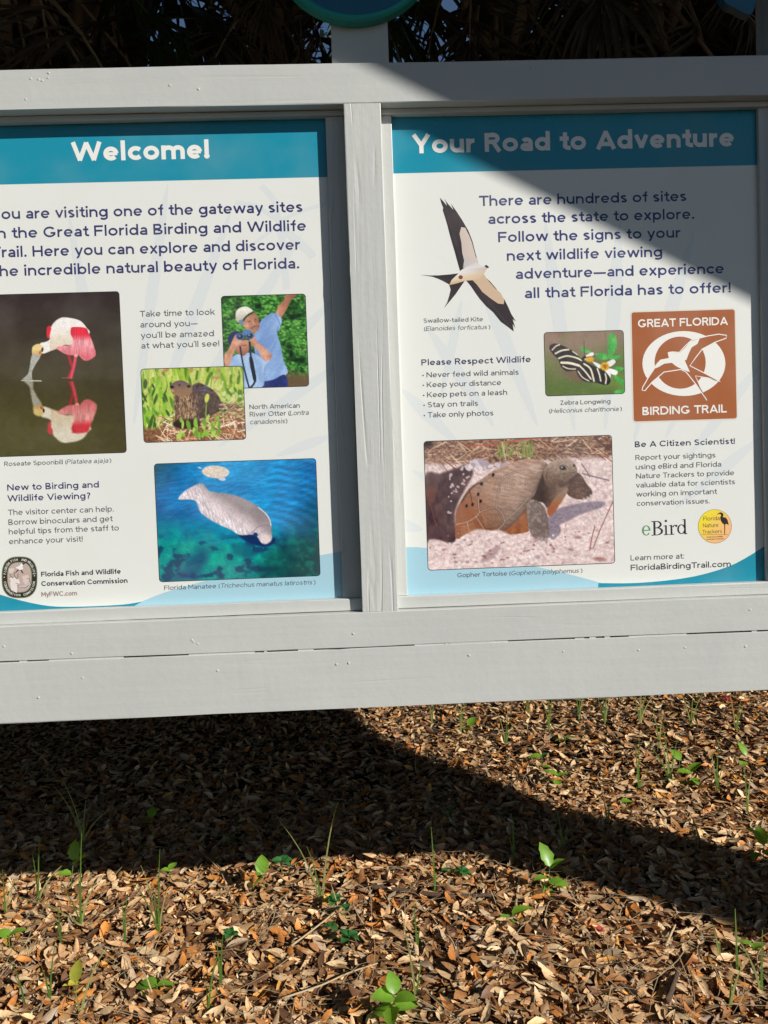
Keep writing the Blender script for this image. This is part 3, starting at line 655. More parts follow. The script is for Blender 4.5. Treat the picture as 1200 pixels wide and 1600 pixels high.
    fl = mixc((146,130,124), (112,94,88), cr); fl = mixc(fl, (92,74,70), np.clip((.14-(c2-c1))*6, 0, .7))
    p.poly([(648,445),(680,414),(732,436),(768,500),(780,638),(742,655),(682,632),(655,550)], fl, 6)
    for x in (690,714,738,760): p.ell(x,650,9,14,(170,150,150),.1,.5)
    p.poly([(65,668),(130,650),(205,670),(285,625),(360,588),(430,600),(480,592),(560,620),(650,622),(700,650),(800,690),(800,840),(65,840)], sand, 14)
    p.poly([(380,780),(420,720),(470,690),(495,700),(450,760)], (170,140,142), 14, True, .8)
    for i in range(90):
        x, y = R.uniform(80,1150), R.uniform(600,800); p.ell(x,y,R.uniform(4,14),R.uniform(3,8),R.choice([(150,112,112),(176,140,140),(246,236,232),(132,84,78)]),R.uniform(-.5,.5),.5,.7)
    p.ell(1075,764,38,12,(140,84,80),.1,.9,.7); p.ell(950,636,24,8,(150,104,98),.1,.9,.7); p.ell(908,708,16,8,(150,106,102),.1,.9,.7); p.ell(712,752,16,12,(160,134,144),0,.9,.7)
    p.stroke([(1018,712),(1030,640),(1048,572)], 6, (140,84,72), 3, 1, True); p.stroke([(1040,694),(1080,590),(1120,500),(1152,430)], 6, (146,92,80), 3, 1, True); p.stroke([(970,205),(1000,250),(1018,282)], 6, (120,96,96), 4); p.stroke([(975,262),(1060,285),(1130,302)], 8, (130,112,124), 5); p.stroke([(1060,60),(1100,100),(1140,128)], 9, (96,70,66), 5)
    p.stroke([(838,448),(910,432)], 5, (214,190,160), 3); p.stroke([(870,530),(884,600)], 4, (196,140,130), 3)
# ------------------------------------------------------------------ the kiosk: timber frame
YF = -.050                                    # front of the frame; the prints lie on y = 0
kiosk = empty('information_kiosk', (0,0,0), label='grey painted timber information board with printed wildlife panels and round teal medallions', category='information board')
PITCHX = 1.059; MUL = [-.07+PITCHX*k for k in (-2,-1,0,1,2)]
XL, XR = MUL[0]-.07, MUL[-1]+.07
zz = lambda v: v+ZB
board('top_rail', kiosk, XL, XR, YF, .035, zz(1.178), zz(1.271), 'x', M_RAIL, seed=1)
board('bottom_rail', kiosk, XL, XR, YF-.001, .035, zz(-.1135), zz(-.030), 'x', M_RAIL, seed=2)
board('apron_board', kiosk, XL, XR, YF-.002, .035, zz(-.262), zz(-.1165), 'x', M_RAIL, seed=3, jit=.0009)
for i, x in enumerate(MUL):
    board('mullion', kiosk, x-.0435, x+.0435, YF+.001, .02, zz(-.0295), zz(1.1775), 'z', M_POST, seed=10+i)
    if i in (0, 4):   # the two end posts stand in the ground
        board('post', kiosk, x-.069, x+.069, .036, .175, -.3, zz(1.75), 'z', M_POST, seed=30+i, seg=.08)
    else:
        board('post', kiosk, x-.068, x+.068, -.030, .034, zz(1.272), zz(1.75), 'z', M_POST, seed=30+i)
M_TEAL = mat('medallion_face_paint', lin((20,96,124)), .35); M_RIM = mat('medallion_rim_paint', lin((30,150,140)), .3)
for i, x in enumerate(MUL):
    if i == 3: continue
    if i == 1: x += .047
    cz = zz(1.565); r = .203; yb, yf = -.0315, -.062
    prof = [(.0, yf+.004, 0), (r-.016, yf+.004, 0), (r-.012, yf, 1), (r-.004, yf, 1), (r, yf+.005, 1), (r, yb, 1), (0, yb, 1)]
    V, F, MI = [], [], []; n = 64
    for (rr, y, _) in prof:
        for k in range(n):
            a = 2*math.pi*k/n; V.append((x-.005+rr*math.cos(a), y, cz+rr*math.sin(a)))
    for j in range(len(prof)-1):
        for k in range(n):
            k2 = (k+1) % n; F.append((j*n+k, j*n+k2, (j+1)*n+k2, (j+1)*n+k)[::-1] if False else (j*n+k, (j+1)*n+k, (j+1)*n+k2, j*n+k2)); MI.append(0 if j == 0 else 1)
    me = mesh('medallion', V, F, M_TEAL); me.materials.append(M_RIM); me.polygons.foreach_set('material_index', MI)
    bm = bmesh.new(); bm.from_mesh(me); bmesh.ops.remove_doubles(bm, verts=bm.verts, dist=1e-5); bmesh.ops.recalc_face_normals(bm, faces=bm.faces); bm.to_mesh(me); bm.free()
    link('medallion', me, kiosk, label='round teal medallion with raised rim on top of a post')
q = [(1118,-90),(1124,-40),(1131,0),(1150,13),(1173,22),(1181,2),(1188,-30),(1240,-60),(1300,-40),(1330,-90),(1260,-150),(1160,-140)]
P2 = [on_y(a, b, -.055) for a, b in smooth_line(q, 4, True)]; n = len(P2)
me = mesh('medallion', [(a[0], -.055, a[2]) for a in P2]+[(a[0], -.0312, a[2]) for a in P2], [tuple(range(n)), tuple(range(2*n-1,n-1,-1))]+[(k,(k+1)%n,n+(k+1)%n,n+k) for k in range(n)], M_TEAL)
bm = bmesh.new(); bm.from_mesh(me); bmesh.ops.recalc_face_normals(bm, faces=bm.faces); bm.to_mesh(me); bm.free()
link('ornament', me, kiosk, label='teal cut-out ornament with a pointed tip above the right panel')
# stops that hold the panels, bay by bay
for i in range(4):
    a, b = MUL[i]+.0436, MUL[i+1]-.0436
    x0 = a+.026; x1 = b-.046
    board('stop_moulding', kiosk, a, b, -.021, .0, zz(1.1655), zz(1.1776), 'x', M_RAIL, seed=50+i, ch=.0015)
    board('stop_moulding', kiosk, a, b, -.027, .0, zz(-.0294), zz(.001), 'x', M_RAIL, seed=60+i, ch=.002, jit=.0009)
    board('stop_moulding', kiosk, a, x0, -.012, .0, zz(.0015), zz(1.165), 'z', M_POST, seed=70+i, ch=.0015)
    board('stop_moulding', kiosk, x1, b, -.012, .0, zz(.0015), zz(1.165), 'z', M_POST, seed=80+i, ch=.0015)
    board('backing_board', kiosk, a-.03, b+.03, .021, .033, zz(-.02), zz(1.17), 'x', M_RAIL, seed=90+i)
# paint that has bridged the joint between the two lower boards in places
V, F = [], []; x = XL+.01; R = random.Random(4)
def add_box(V, F, x0, x1, y0, y1, z0, z1):
    b = len(V); V += [(x0,y0,z0),(x1,y0,z0),(x1,y1,z0),(x0,y1,z0),(x0,y0,z1),(x1,y0,z1),(x1,y1,z1),(x0,y1,z1)]
    F += [(b,b+3,b+2,b+1),(b+4,b+5,b+6,b+7),(b,b+1,b+5,b+4),(b+1,b+2,b+6,b+5),(b+2,b+3,b+7,b+6),(b+3,b,b+4,b+7)]
while x < XR-.03:
    l = R.choice((.008,.015,.03,.05,.11))*R.uniform(.7,1.3)
    if R.random() < .36: add_box(V, F, x, min(x+l,XR-.01), YF+R.uniform(-.0012,.0015), YF+.006, zz(-.1172), zz(-.1128-R.choice((0,0,.0012))))
    x += l
link('paint_bead', mesh('paint_bead', V, F, M_RAIL), kiosk, kind='stuff')
# nail heads, dents and drips in the paint
def blob(name, px, r, h, y):
    P = on_y(px[0], px[1], y); V, F = [], []; n = 9
    for j, (q, d) in enumerate(((1,0),(.8,.7),(.45,1.0),(.2,.55))):
        for k in range(n):
            a = 2*math.pi*k/n; rr = r*q*(1+.25*R.uniform(-1,1)); V.append((P[0]+rr*math.cos(a), y-h*d, P[2]+rr*math.sin(a)*.8))
    for j in range(3):
        for k in range(n): F.append((j*n+k, (j+1)*n+k, (j+1)*n+(k+1)%n, j*n+(k+1)%n)[::-1])
    F.append(tuple(3*n+k for k in range(n)))
    me = mesh(name, V, F, M_RAIL, smooth=True); bm = bmesh.new(); bm.from_mesh(me); bmesh.ops.recalc_face_normals(bm, faces=bm.faces); bm.to_mesh(me); bm.free()
    link(name, me, kiosk)
for q in ((340,1048),(129,1059),(545,1036),(526,1038),(733,1024),(998,1016),(1070,1012),(1165,1010),(60,1090),(880,1018)): blob('nail_head', q, .0035, .0011, YF-.0022)
for q in ((112,1021),(302,1003),(309,1006),(552,990),(1172,953),(300,1000),(6,1010)): blob('paint_dent', q, .0034, .0010, YF-.0012)
for q in ((48,123),(60,124),(66,126),(75,122),(76,114),(265,133),(310,139),(830,106),(880,107),(40,155)): blob('paint_dent', q, .0036, .0011, YF-.0002)

# ------------------------------------------------------------------ the printed panels
WHITE = (226,227,221); TEAL = (30,140,164); PALE = (163,203,217); NAVY = (56,56,104); GREY = (88,88,94); DARK = (52,52,56); FAINT = (217,221,220)
def display_panel(x0, x1, label):
    V, F = [], []; add_box(V, F, x0, x1, 0, .012, zz(-.012), zz(1.172))
    return link('display_panel', mesh('display_panel', V, F, M_PRINT, np.tile(lin(WHITE), (8,1))), kiosk, label=label)
def band(pr, x0, x1, z0, z1, col):
    b = len(pr.V); pr.V += [(x0,pr.y,z0),(x1,pr.y,z0),(x1,pr.y,z1),(x0,pr.y,z1)]; pr.F.append((b,b+1,b+2,b+3)); pr.C += [lin(col)]*4
ZH = {1: on_print(300,281.5)[1], 2: on_print(900,264.5)[1]}
ends = []
for i, lab in enumerate(('blank edged panel at the far left','panel headed Welcome with spoonbill, otter and manatee photos','panel headed Your Road to Adventure with kite, butterfly and tortoise','blank edged panel at the far right')):
    pn = display_panel(MUL[i]+.05, MUL[i+1]-.05, lab); ends.append(pn)
    pr = Print(1); band(pr, MUL[i]+.05, MUL[i+1]-.05, ZH.get(i, zz(1.03)), zz(1.172), TEAL); pr.build('header_band', pn)
PL, PR_ = ends[1], ends[2]

def rays(pr, cx, cy, spec):
    for a, l0, l1, wd in spec:
        a = math.radians(a); c, s = math.cos(a), -math.sin(a)
        pts = []
        for t, h in ((0,.25),(.3,.8),(.6,1),(.85,.6),(1,0)): pts.append((cx+c*(l0+(l1-l0)*t)-s*wd*h, cy+s*(l0+(l1-l0)*t)+c*wd*h))
        for t, h in ((.85,.6),(.6,1),(.3,.8),(0,.25)): pts.append((cx+c*(l0+(l1-l0)*t)+s*wd*h, cy+s*(l0+(l1-l0)*t)-c*wd*h))
        pr.poly(smooth_line(pts, 3, True), FAINT); pr.k += 2
pr = Print(2)
rays(pr, 190, 800, [(82,150,520,9),(70,150,500,10),(57,140,520,10),(45,170,500,9),(34,190,430,9),(100,160,470,9),(20,260,350,8)])
for q in (([(436,345),(428,312),(408,290)],9),([(436,345),(470,330),(510,318)],6),([(436,345),(400,322),(368,316)],7),([(436,352),(480,390),(490,402)],13),([(436,352),(408,372),(390,388)],6),([(436,340),(444,400),(448,452)],11)): pr.line(smooth_line(q[0],4), q[1], FAINT); pr.k += 2
pr.build('leaf_watermark', PL)
pr = Print(2)
rays(pr, 930, 900, [(150,180,330,10),(136,300,420,10),(124,290,470,10),(111,260,520,11),(98,240,560,11),(86,240,560,11),(74,230,560,11),(63,250,470,10),(52,240,420,9),(40,170,340,9),(165,280,330,9),(176,272,300,8)])
rays(pr, 660, 760, [(78,150,300,7)])
pr.build('leaf_watermark', PR_)

pr = Print(3)   # curved bands along the foot of each panel
pr.poly([(200,980),(205,947)]+smooth_line([(210,945),(260,925),(350,900),(450,877),(515,865),(560,857)],4)+[(560,980)], PALE)
pr.poly([(-60,980),(-60,905)]+smooth_line([(-60,905),(0,929),(64,945),(112,948),(187,945),(222,940)],4)+[(150,980)], TEAL, .0001)
pr.build('foot_band', PL)
pr = Print(3)
pr.poly([(628,980),(628,854)]+smooth_line([(634,855),(665,856),(750,866),(845,887),(900,900),(960,917)],4)+[(960,980)], PALE)
pr.poly([(930,980)]+smooth_line([(935,911),(990,911),(1050,906),(1100,897),(1150,880),(1200,850)],4)+[(1200,980)], TEAL, .0001)
pr.build('foot_band', PR_)

photo('photograph', PL, [(-45,459),(187,458),(197,708),(-35,714)], (0,450,5.519), paint_spoonbill, 4, 'photo of a pink spoonbill wading and its reflection')
photo('photograph', PL, [(347,462),(478,460),(482,605),(350,606)], (210,450,4.138), paint_people, 4, 'photo of a man in a blue shirt pointing and a child with binoculars')
photo('photograph', PL, [(220,576),(380,572.5),(384,687),(225,691)], (210,450,4.138), paint_otter, 6, 'photo of a brown otter among green reeds')
photo('photograph', PL, [(241,724),(494,717),(500,900),(249,909)], (230,700,4.286), paint_manatee, 4, 'photo of a pale manatee in blue green water')
photo('photograph', PR_, [(850,520),(974,515.5),(976.5,614.5),(852.5,619.5)], (840,480,3.75), paint_butterfly, 4, 'photo of a black and white striped butterfly')
photo('photograph', PR_, [(662,690),(956,679.5),(960.5,880),(669,891)], (650,670,3.75), paint_tortoise, 4, 'photo of a tortoise on pale sand')

# the cut-out bird
K = zoomed(640,290,6.667); pr = Print(4); BLK = (58,48,50); SKN = (205,186,174)
up = [(315,125),(352,165),(390,212),(378,170),(358,135),(400,190),(458,255),(430,188),(490,270),(545,355),(612,470),(655,580),(685,700),(712,797),(640,822),(550,872),(525,890),(508,830),(470,690),(440,590),(415,500),(395,420),(375,350),(345,255),(350,232),(330,180)]
pr.poly(K(*up), BLK)
dn = [(590,990),(650,980),(760,930),(840,1000),(900,1070),(990,1190),(1030,1270),(1060,1340),(1108,1415),(1074,1392),(1102,1485),(1074,1440),(1085,1520),(1020,1470),(950,1420),(870,1320),(800,1260),(730,1180),(680,1110),(640,1050)]
pr.poly(K(*dn), BLK)
pr.poly(K((105,930),(200,936),(300,935),(420,925),(520,912),(500,940),(430,1000),(415,1032),(350,995),(300,972),(240,950)), BLK); pr.poly(K((413,1034),(520,1006),(576,990),(480,1130),(360,1276),(392,1215),(412,1150),(428,1085)), BLK)
pr.poly(K((538,432),(580,440),(620,520),(648,590),(688,740),(722,802),(600,890),(556,858),(568,780),(548,700),(540,600),(520,500)), np.array([(214,196,186)]*6+[(196,190,188)]*3+[(206,190,180)]*3), .00008)
pr.poly(K((655,985),(770,915),(802,970),(890,1070),(948,1118),(986,1190),(980,1236),(920,1228),(850,1180),(760,1110),(700,1030)), (206,178,150), .00008)
bd = [(518,905),(560,868),(620,830),(700,800),(740,825),(775,838),(800,832),(808,862),(792,890),(772,922),(720,975),(660,985),(580,992),(480,1022),(415,1036),(436,985)]
pr.poly(K(*bd), np.array([(232,226,222),(226,222,222),(206,204,208),(210,208,212),(220,216,216),(224,218,214),(216,206,200),(200,184,170),(206,190,172),(214,188,156),(216,188,152),(212,184,146),(206,176,134),(210,178,130),(206,172,124),(224,206,180)]), .00016)
for k in range(16):      # feather shafts
    t = k/15; a = (330+t*205, 170+t*650); pr.line(K((a[0]+8, a[1]), (a[0]+70-20*t, a[1]+95-30*t)), .35, (84,74,74), .00004)
    a = (650+t*370, 1040+t*400); pr.line(K((a[0], a[1]), (a[0]+80-30*t, a[1]+20+40*t)), .35, (84,74,74), .00004)
pr.poly(K((778,836),(800,826),(826,846),(822,858),(800,858)), (50,46,52), .00024); pr.ell(*K((532,955))[0], 3.4, 3.2, (120,76,60), dy=.00024)
pr.build('kite_picture', PR_, label='cut-out picture of a soaring black and white swallow-tailed bird')

# brown trail badge
K = zoomed(840,480,3.75); pr = Print(4); BR = (163,92,48); W2 = (236,234,228)
def rrect(x0, y0, x1, y1, r, sk):
    pts = []
    for cx, cy, a0 in ((x1-r,y0+r,-90),(x1-r,y1-r,0),(x0+r,y1-r,90),(x0+r,y0+r,180)):
        for k in range(5):
            a = math.radians(a0+k*22.5); pts.append((cx+r*math.cos(a), cy+r*math.sin(a)))
    return [(x+(y-y0)*sk, y-(x-x0)*.0305) for x, y in pts]
pr.poly(K(*rrect(543,24,1160,678,16,.021)), (222,212,200)); pr.poly(K(*rrect(550,31,1154,670,14,.021)), BR, .00008)
pr.ell(*K((857,330))[0], 243/3.75, 190/3.75, W2, dy=.00016, n=48); pr.ell(*K((835,325))[0], 150/3.75, 153/3.75, BR, dy=.00024, n=40)
bo = [(770,300),(720,310),(692,342),(680,365),(650,410),(615,470),(612,486),(628,490),(670,440),(740,380),(840,365),(870,380),(930,455),(992,546),(955,470),(924,402),(1000,415),(1070,436),(985,390),(892,343),(930,290),(965,245),(1040,205),(1104,182),(1108,165),(1060,158),(1000,168),(950,180),(900,195),(862,230),(830,265),(790,262),(766,265)]
pr.poly(K(*bo), BR, .00032); pr.line(K(*bo), 1.5, W2, .0004, True)
pr.poly(K((762,268),(780,260),(800,266),(832,268),(866,235),(895,202),(950,183),(936,215),(902,236),(886,270),(872,308),(862,312),(892,380),(850,366),(812,346),(786,326),(742,331),(706,352),(680,362),(700,326),(732,306),(770,300)), W2, .00048)
pr.y -= .00013
text(pr, 'GREAT FLORIDA', 996.8, 1136.8, (996.8,511.7), 12.6, W2, .18); text(pr, 'BIRDING TRAIL', 1003.7, 1135.5, (1003.7,648.8), 12.8, W2, .18)
pr.build('trail_badge', PR_, label='brown square badge with a white bird flying through a ring')

# oval agency seal
K = zoomed(0,840,5.333); pr = Print(4)
def sup(cx, cy, rx, ry, e=2.7, n=40):
    return [(cx+rx*math.copysign(abs(math.cos(t))**(2/e), math.cos(t)), cy+ry*math.copysign(abs(math.sin(t))**(2/e), math.sin(t))) for t in np.linspace(0, 2*math.pi, n, endpoint=False)]
for k, (rx, ry, c) in enumerate(((149,174,(108,122,78)),(142,167,(46,40,34)),(104,128,(120,132,88)),(98,122,(190,168,158)))): pr.poly(K(*sup(163,331,rx,ry)), c, k*.00006)
y0 = pr.y; pr.y -= .0001
for s, a0, a1, fl in (('FLORIDA FISH AND WILDLIFE', 172, 8, 1), ('CONSERVATION COMMISSION', 192, 348, -1)):
    for i, ch in enumerate(s):
        if ch == ' ': continue
        a = math.radians(a0+(a1-a0)*i/(len(s)-1)); e = 2.5
        cx = 163+123*math.copysign(abs(math.cos(a))**(2/e), math.cos(a)); cy = 331-148*math.copysign(abs(math.sin(a))**(2/e), math.sin(a))
        X0, Z0 = on_print(*K((cx,cy))[0]); rot = (a-math.pi/2) if fl > 0 else (a+math.pi/2); c, s_ = math.cos(rot), math.sin(rot); k = .0058
        S, D, W = layout(ch, .16); draw(pr, S, D, lambda x, y: (X0+((x-W/2)*.8*c-(y-.5)*s_)*k, Z0+((x-W/2)*.8*s_+(y-.5)*c)*k), .08*k, k, (226,222,214))
LT = (226,216,212); MD = (150,126,120); DK = (60,50,50)
for pts, c in (([(95,440),(84,380),(100,335),(130,330),(160,352),(166,382),(140,395),(150,440),(140,460)],LT),([(78,340),(100,330),(108,352),(90,362)],LT),([(160,430),(165,405),(215,395),(245,345),(262,380),(235,420),(190,432)],(196,184,186)),([(185,320),(235,310),(245,345),(215,395),(195,370)],(214,196,186)),([(72,258),(120,255),(112,290),(80,300)],(214,200,192)),([(130,250),(165,232),(180,212),(212,208),(186,240),(195,258),(170,272),(150,262)],(238,234,230)),([(180,212),(218,206),(196,230)],DK),([(122,298),(150,262),(160,270),(134,292)],DK),([(168,270),(186,296),(200,300),(180,268)],DK)): pr.poly(K(*pts), c)
for pts in ([(82,300),(92,325),(112,338)],[(120,290),(118,315),(140,345)],[(92,325),(80,332)],[(150,300),(150,330),(140,345)],[(225,340),(245,345),(255,385)],[(165,420),(215,418),(240,398)],[(130,380),(160,388)],[(150,395),(148,455)],[(110,440),(112,470)]): pr.line(K(*pts), 1.0, MD if len(pts) == 2 else (96,80,78), .00006)
for x, y in ((36,330),(288,318)): pr.ell(*K((x,y))[0], .9, .9, (226,222,214), n=8)
pr.build('agency_seal', PL, label='small oval seal with deer, gull and fish in a dark ring')

# round tracker badge and the bird-list wordmark
K = zoomed(960,670,5); pr = Print(4)
cxy = [(785+129*math.cos(t), 762+130*math.sin(t)) for t in np.linspace(0, 2*math.pi, 48, endpoint=False)]
pr.poly(K(*[(785+(x-785)*1.02, 762+(y-762)*1.02) for x, y in cxy]), (84,64,54))
pr.poly(K(*cxy), mixc((240,222,40), (244,184,128), np.array([((x-660)*.75+(y-640)*.75)/210-.25 for x, y in cxy])), .00006)
pr.poly(K((800,672),(812,660),(828,651),(848,660),(852,676),(846,690),(868,692),(884,712),(894,752),(872,742),(866,748),(864,824),(858,824),(858,750),(840,734),(828,712),(826,690),(834,676),(826,664)), (42,36,32), .00012)
pr.line(K((680,827),(888,827)), .5, DK, .00012)
pr.y -= .00006
for s, a, b, y, c in (('Florida',694,822,718,6.2),('Nature',692,812,771,6.2),('Trackers',688,840,820,5.8)): text(pr, s, 960+a/5, 960+b/5, (960+a/5,670+y/5), c, (52,46,30), .11)
text(pr, 'Florida Fish and Wildlife', 960+722/5, 960+848/5, (960+722/5,670+851/5), 1.9, DK, .18); text(pr, 'Conservation Commission', 960+718/5, 960+855/5, (960+718/5,670+868/5), 1.9, DK, .18)
pr.build('tracker_badge', PR_, label='round yellow and peach badge with a heron')
pr = Print(5); GRN = (70,140,82); INK = (34,34,36)
def arc(cx, cy, rx, ry, a0, a1, w0, w1, col):
    o, i_ = [], []
    for a in np.linspace(math.radians(a0), math.radians(a1), 20):
        wv = w0+(w1-w0)*abs(math.cos(a)); o.append((cx+rx*math.cos(a), cy-ry*math.sin(a))); i_.append((cx+(rx-wv)*math.cos(a), cy-(ry-wv)*math.sin(a)))
    for k in range(19): pr.poly(K(o[k], o[k+1], i_[k+1], i_[k]), col)
arc(249,794,33,40,0,322,5,13,GRN); pr.poly(K((222,791),(281,788),(281,795),(222,798)), GRN)
def bar(pts, c=INK): pr.poly(K(*pts), c)
bar([(304,722),(320,721),(322,832),(306,833)]); bar([(288,722),(330,720),(330,726),(288,728)]); bar([(290,829),(334,826),(334,832),(290,835)])
arc(334,747,36,27,-88,88,6,15,INK); arc(338,800,42,30,-88,88,6,16,INK); bar([(318,721),(336,720),(336,726),(318,727)]); bar([(318,771),(338,770),(338,777),(318,778)]); bar([(318,827),(340,826),(340,832),(318,833)])
pr.ell(*K((402,720))[0], 1.9, 1.9, INK); bar([(396,754),(409,752),(411,826),(398,828)]); bar([(384,757),(409,752),(409,758),(384,762)]); bar([(386,825),(424,822),(424,828),(386,831)])
bar([(438,752),(451,750),(454,824),(441,826)]); bar([(427,755),(451,750),(451,756),(427,760)]); bar([(430,823),(468,820),(468,826),(430,829)]); arc(474,775,22,25,50,160,5,10,INK); pr.ell(*K((484,758))[0], 1.7, 1.7, INK)
arc(524,784,33,38,20,340,5,13,INK); bar([(543,706),(556,704),(559,818),(546,821)]); bar([(530,709),(556,704),(556,710),(530,714)]); bar([(546,818),(570,815),(570,821),(546,824)])
pr.build('wordmark_lettering', PR_, label='serif wordmark with a green first letter')

def block(name, parent, rows, label=None):
    pr = Print(9)
    for r in rows: text(pr, *r)
    o = pr.build(name, parent)
    if label: o['label'] = label
B0, B1, B2 = .12, .168, .23
block('title_lettering', PL, [('Welcome!', 112, 328, (220,250), 30, W2, B2)], 'white title lettering reading Welcome')
block('title_lettering', PR_, [('Your Road to Adventure', 644, 1147.5, (644,240), 29.5, W2, B2)], 'white title lettering reading Your Road to Adventure')
block('body_lettering', PL, [('You are visiting one of the gateway sites', -15, 473, (473,331), 16.5, NAVY, B1), ('on the Great Florida Birding and Wildlife', -21, 478.5, (478,360.5), 16.5, NAVY, B1),
    ('Trail. Here you can explore and discover', -13, 469, (469,390), 16.5, NAVY, B1), ('the incredible natural beauty of Florida.', -10, 468, (460,419.5), 16.5, NAVY, B1)])
block('body_lettering', PL, [('Take time to look', 219, 335.7, (219,495), 9.2, GREY), ('around you\u2014', 219.5, 309, (219,511.8), 9.2, GREY), ('you\u2019ll be amazed', 220.5, 334.5, (220,528.6), 9.2, GREY), ('at what you\u2019ll see!', 221, 343, (221,544.6), 9.2, GREY)])
block('caption_lettering', PL, [('North American', 390, 468.6, (390,639.5), 7.4, GREY), ('River Otter (', 390.5, 452.5, (390,651), 7.4, GREY), ('Lontra', 453, 482, (390,651), 7.4, GREY, .11, True), ('canadensis', 390.5, 445, (390,663), 7.4, GREY, .11, True), (')', 446.5, 449, (390,663), 7.4, GREY)])
block('caption_lettering', PL, [('Roseate Spoonbill (', 7, 104, (7,728.3), 7, GREY), ('Platalea ajaja', 104.5, 169, (7,728.3), 7, GREY, .11, True), (')', 171, 174, (7,728.3), 7, GREY)])
block('heading_lettering', PL, [('New to Birding and', 11.5, 155, (12,766.6), 9.8, NAVY, B1), ('Wildlife Viewing?', 12, 142, (12,783.6), 9.8, NAVY, B1)])
block('body_lettering', PL, [('The visitor center can help.', 13, 178, (13,805), 8.6, GREY), ('Borrow binoculars and get', 13.5, 176, (13,820.3), 8.6, GREY), ('helpful tips from the staff to', 14, 186, (14,835), 8.6, GREY), ('enhance your visit!', 14.5, 129.5, (14,850.3), 8.6, GREY)])
block('agency_lettering', PL, [('Florida Fish and Wildlife', 64.5, 189, (64,901), 7.6, DARK, .19), ('Conservation Commission', 64.8, 199.5, (64,915.8), 7.6, DARK, .19), ('MyFWC.com', 65, 120.5, (65,932.3), 7.4, (160,134,128), .18)])
block('caption_lettering', PL, [('Florida Manatee (', 256.8, 343.5, (257,922), 7, GREY), ('Trichechus manatus latirostris', 344.5, 487.5, (257,922), 7, GREY, .11, True), (')', 490, 493, (257,922), 7, GREY)])
NV2 = (48,54,112)
block('body_lettering', PR_, [('There are hundreds of sites', 749, 1072.5, (749,322), 16, NV2, B1), ('across the state to explore.', 763, 1085, (763,350), 16, NV2, B1), ('Follow the signs to your', 778.5, 1063, (778,378.5), 16, NV2, B1),
    ('next wildlife viewing', 792, 1035, (792,407.5), 16, NV2, B1), ('adventure\u2014and experience', 806, 1131, (806,436), 16, NV2, B1), ('all that Florida has to offer!', 820, 1142, (820,466), 16, NV2, B1)])
block('caption_lettering', PR_, [('Swallow-tailed Kite', 662, 754.7, (662,504.5), 6.8, GREY), ('(', 662.5, 664.8, (662,517), 6.8, GREY), ('Elanoides forficatus', 665.5, 760.5, (662,517), 6.8, GREY, .11, True), (')', 763.5, 766, (662,517), 6.8, GREY)])
block('heading_lettering', PR_, [('Please Respect Wildlife', 658.5, 829.5, (658,571), 9.4, (52,54,92), B1)])
G2 = (70,70,84)
block('list_lettering', PR_, [('\u2022 Never feed wild animals', 660, 810.5, (660,590), 8.2, G2), ('\u2022 Keep your distance', 660.5, 783, (660,605.4), 8.2, G2), ('\u2022 Keep pets on a leash', 661, 792.5, (661,621), 8.2, G2), ('\u2022 Stay on trails', 661.5, 747, (661,636.7), 8.2, G2), ('\u2022 Take only photos', 662, 771, (662,652.6), 8.2, G2)])
block('caption_lettering', PR_, [('Zebra Longwing', 875.5, 953.9, (875,632.7), 6.8, GREY), ('(', 858, 860.4, (858,645.5), 6.8, GREY), ('Heliconius charithonia', 861, 966, (858,645.5), 6.8, GREY, .11, True), (')', 969, 971.5, (858,645.5), 6.8, GREY)])
block('heading_lettering', PR_, [('Be A Citizen Scientist!', 992, 1148.5, (992,698.8), 9, (58,60,84), B1)])
block('body_lettering', PR_, [('Report your sightings', 993, 1118, (993,719), 8, GREY), ('using eBird and Florida', 993.5, 1127, (993,733.6), 8, GREY), ('Nature Trackers to provide', 994, 1147, (994,747.8), 8, GREY), ('valuable data for scientists', 994, 1148.5, (994,762), 8, GREY), ('working on important', 994.5, 1120, (994,776.2), 8, GREY), ('conservation issues.', 995, 1109, (995,790.5), 8, GREY)])
block('address_lettering', PR_, [('Learn more at:', 985.5, 1069, (985,875.8), 8.2, (72,72,78)), ('FloridaBirdingTrail.com', 985.5, 1142, (985,891.4), 9, DARK, .155)])
block('caption_lettering', PR_, [('Gopher Tortoise (', 714.8, 797.5, (715,902.2), 7, GREY), ('Gopherus polyphemus', 798.5, 904, (715,902.2), 7, GREY, .11, True), (')', 907, 910, (715,902.2), 7, GREY)])
# ------------------------------------------------------------------ ground
def ground_h(x, y): return .018*math.sin(x*2.1+.7)*math.sin(y*1.7+.3)+.010*math.sin(x*5.3)*math.sin(y*4.1+1)
M_SOIL = mat('dark_soil', (.035,.023,.014), .95, .2)
tc = N(M_SOIL,'ShaderNodeTexCoord'); n1 = N(M_SOIL,'ShaderNodeTexNoise'); n1.inputs['Scale'].default_value = 45; n1.inputs['Detail'].default_value = 8; L(M_SOIL, tc.outputs['Object'], n1.inputs[0])
vo = N(M_SOIL,'ShaderNodeTexVoronoi'); vo.inputs['Scale'].default_value = 38; L(M_SOIL, tc.outputs['Object'], vo.inputs[0])
cr = N(M_SOIL,'ShaderNodeValToRGB'); e = cr.color_ramp.elements; e[0].position = .3; e[0].color = (.016,.010,.006,1); e[1].position = .75; e[1].color = (.10,.062,.034,1)
L(M_SOIL, n1.outputs[0], cr.inputs[0]); L(M_SOIL, cr.outputs[0], bsdf(M_SOIL).inputs['Base Color'])
bp = N(M_SOIL,'ShaderNodeBump'); bp.inputs['Strength'].default_value = .8; bp.inputs['Distance'].default_value = .02; L(M_SOIL, vo.outputs['Distance'], bp.inputs['Height']); L(M_SOIL, bp.outputs[0], bsdf(M_SOIL).inputs['Normal'])
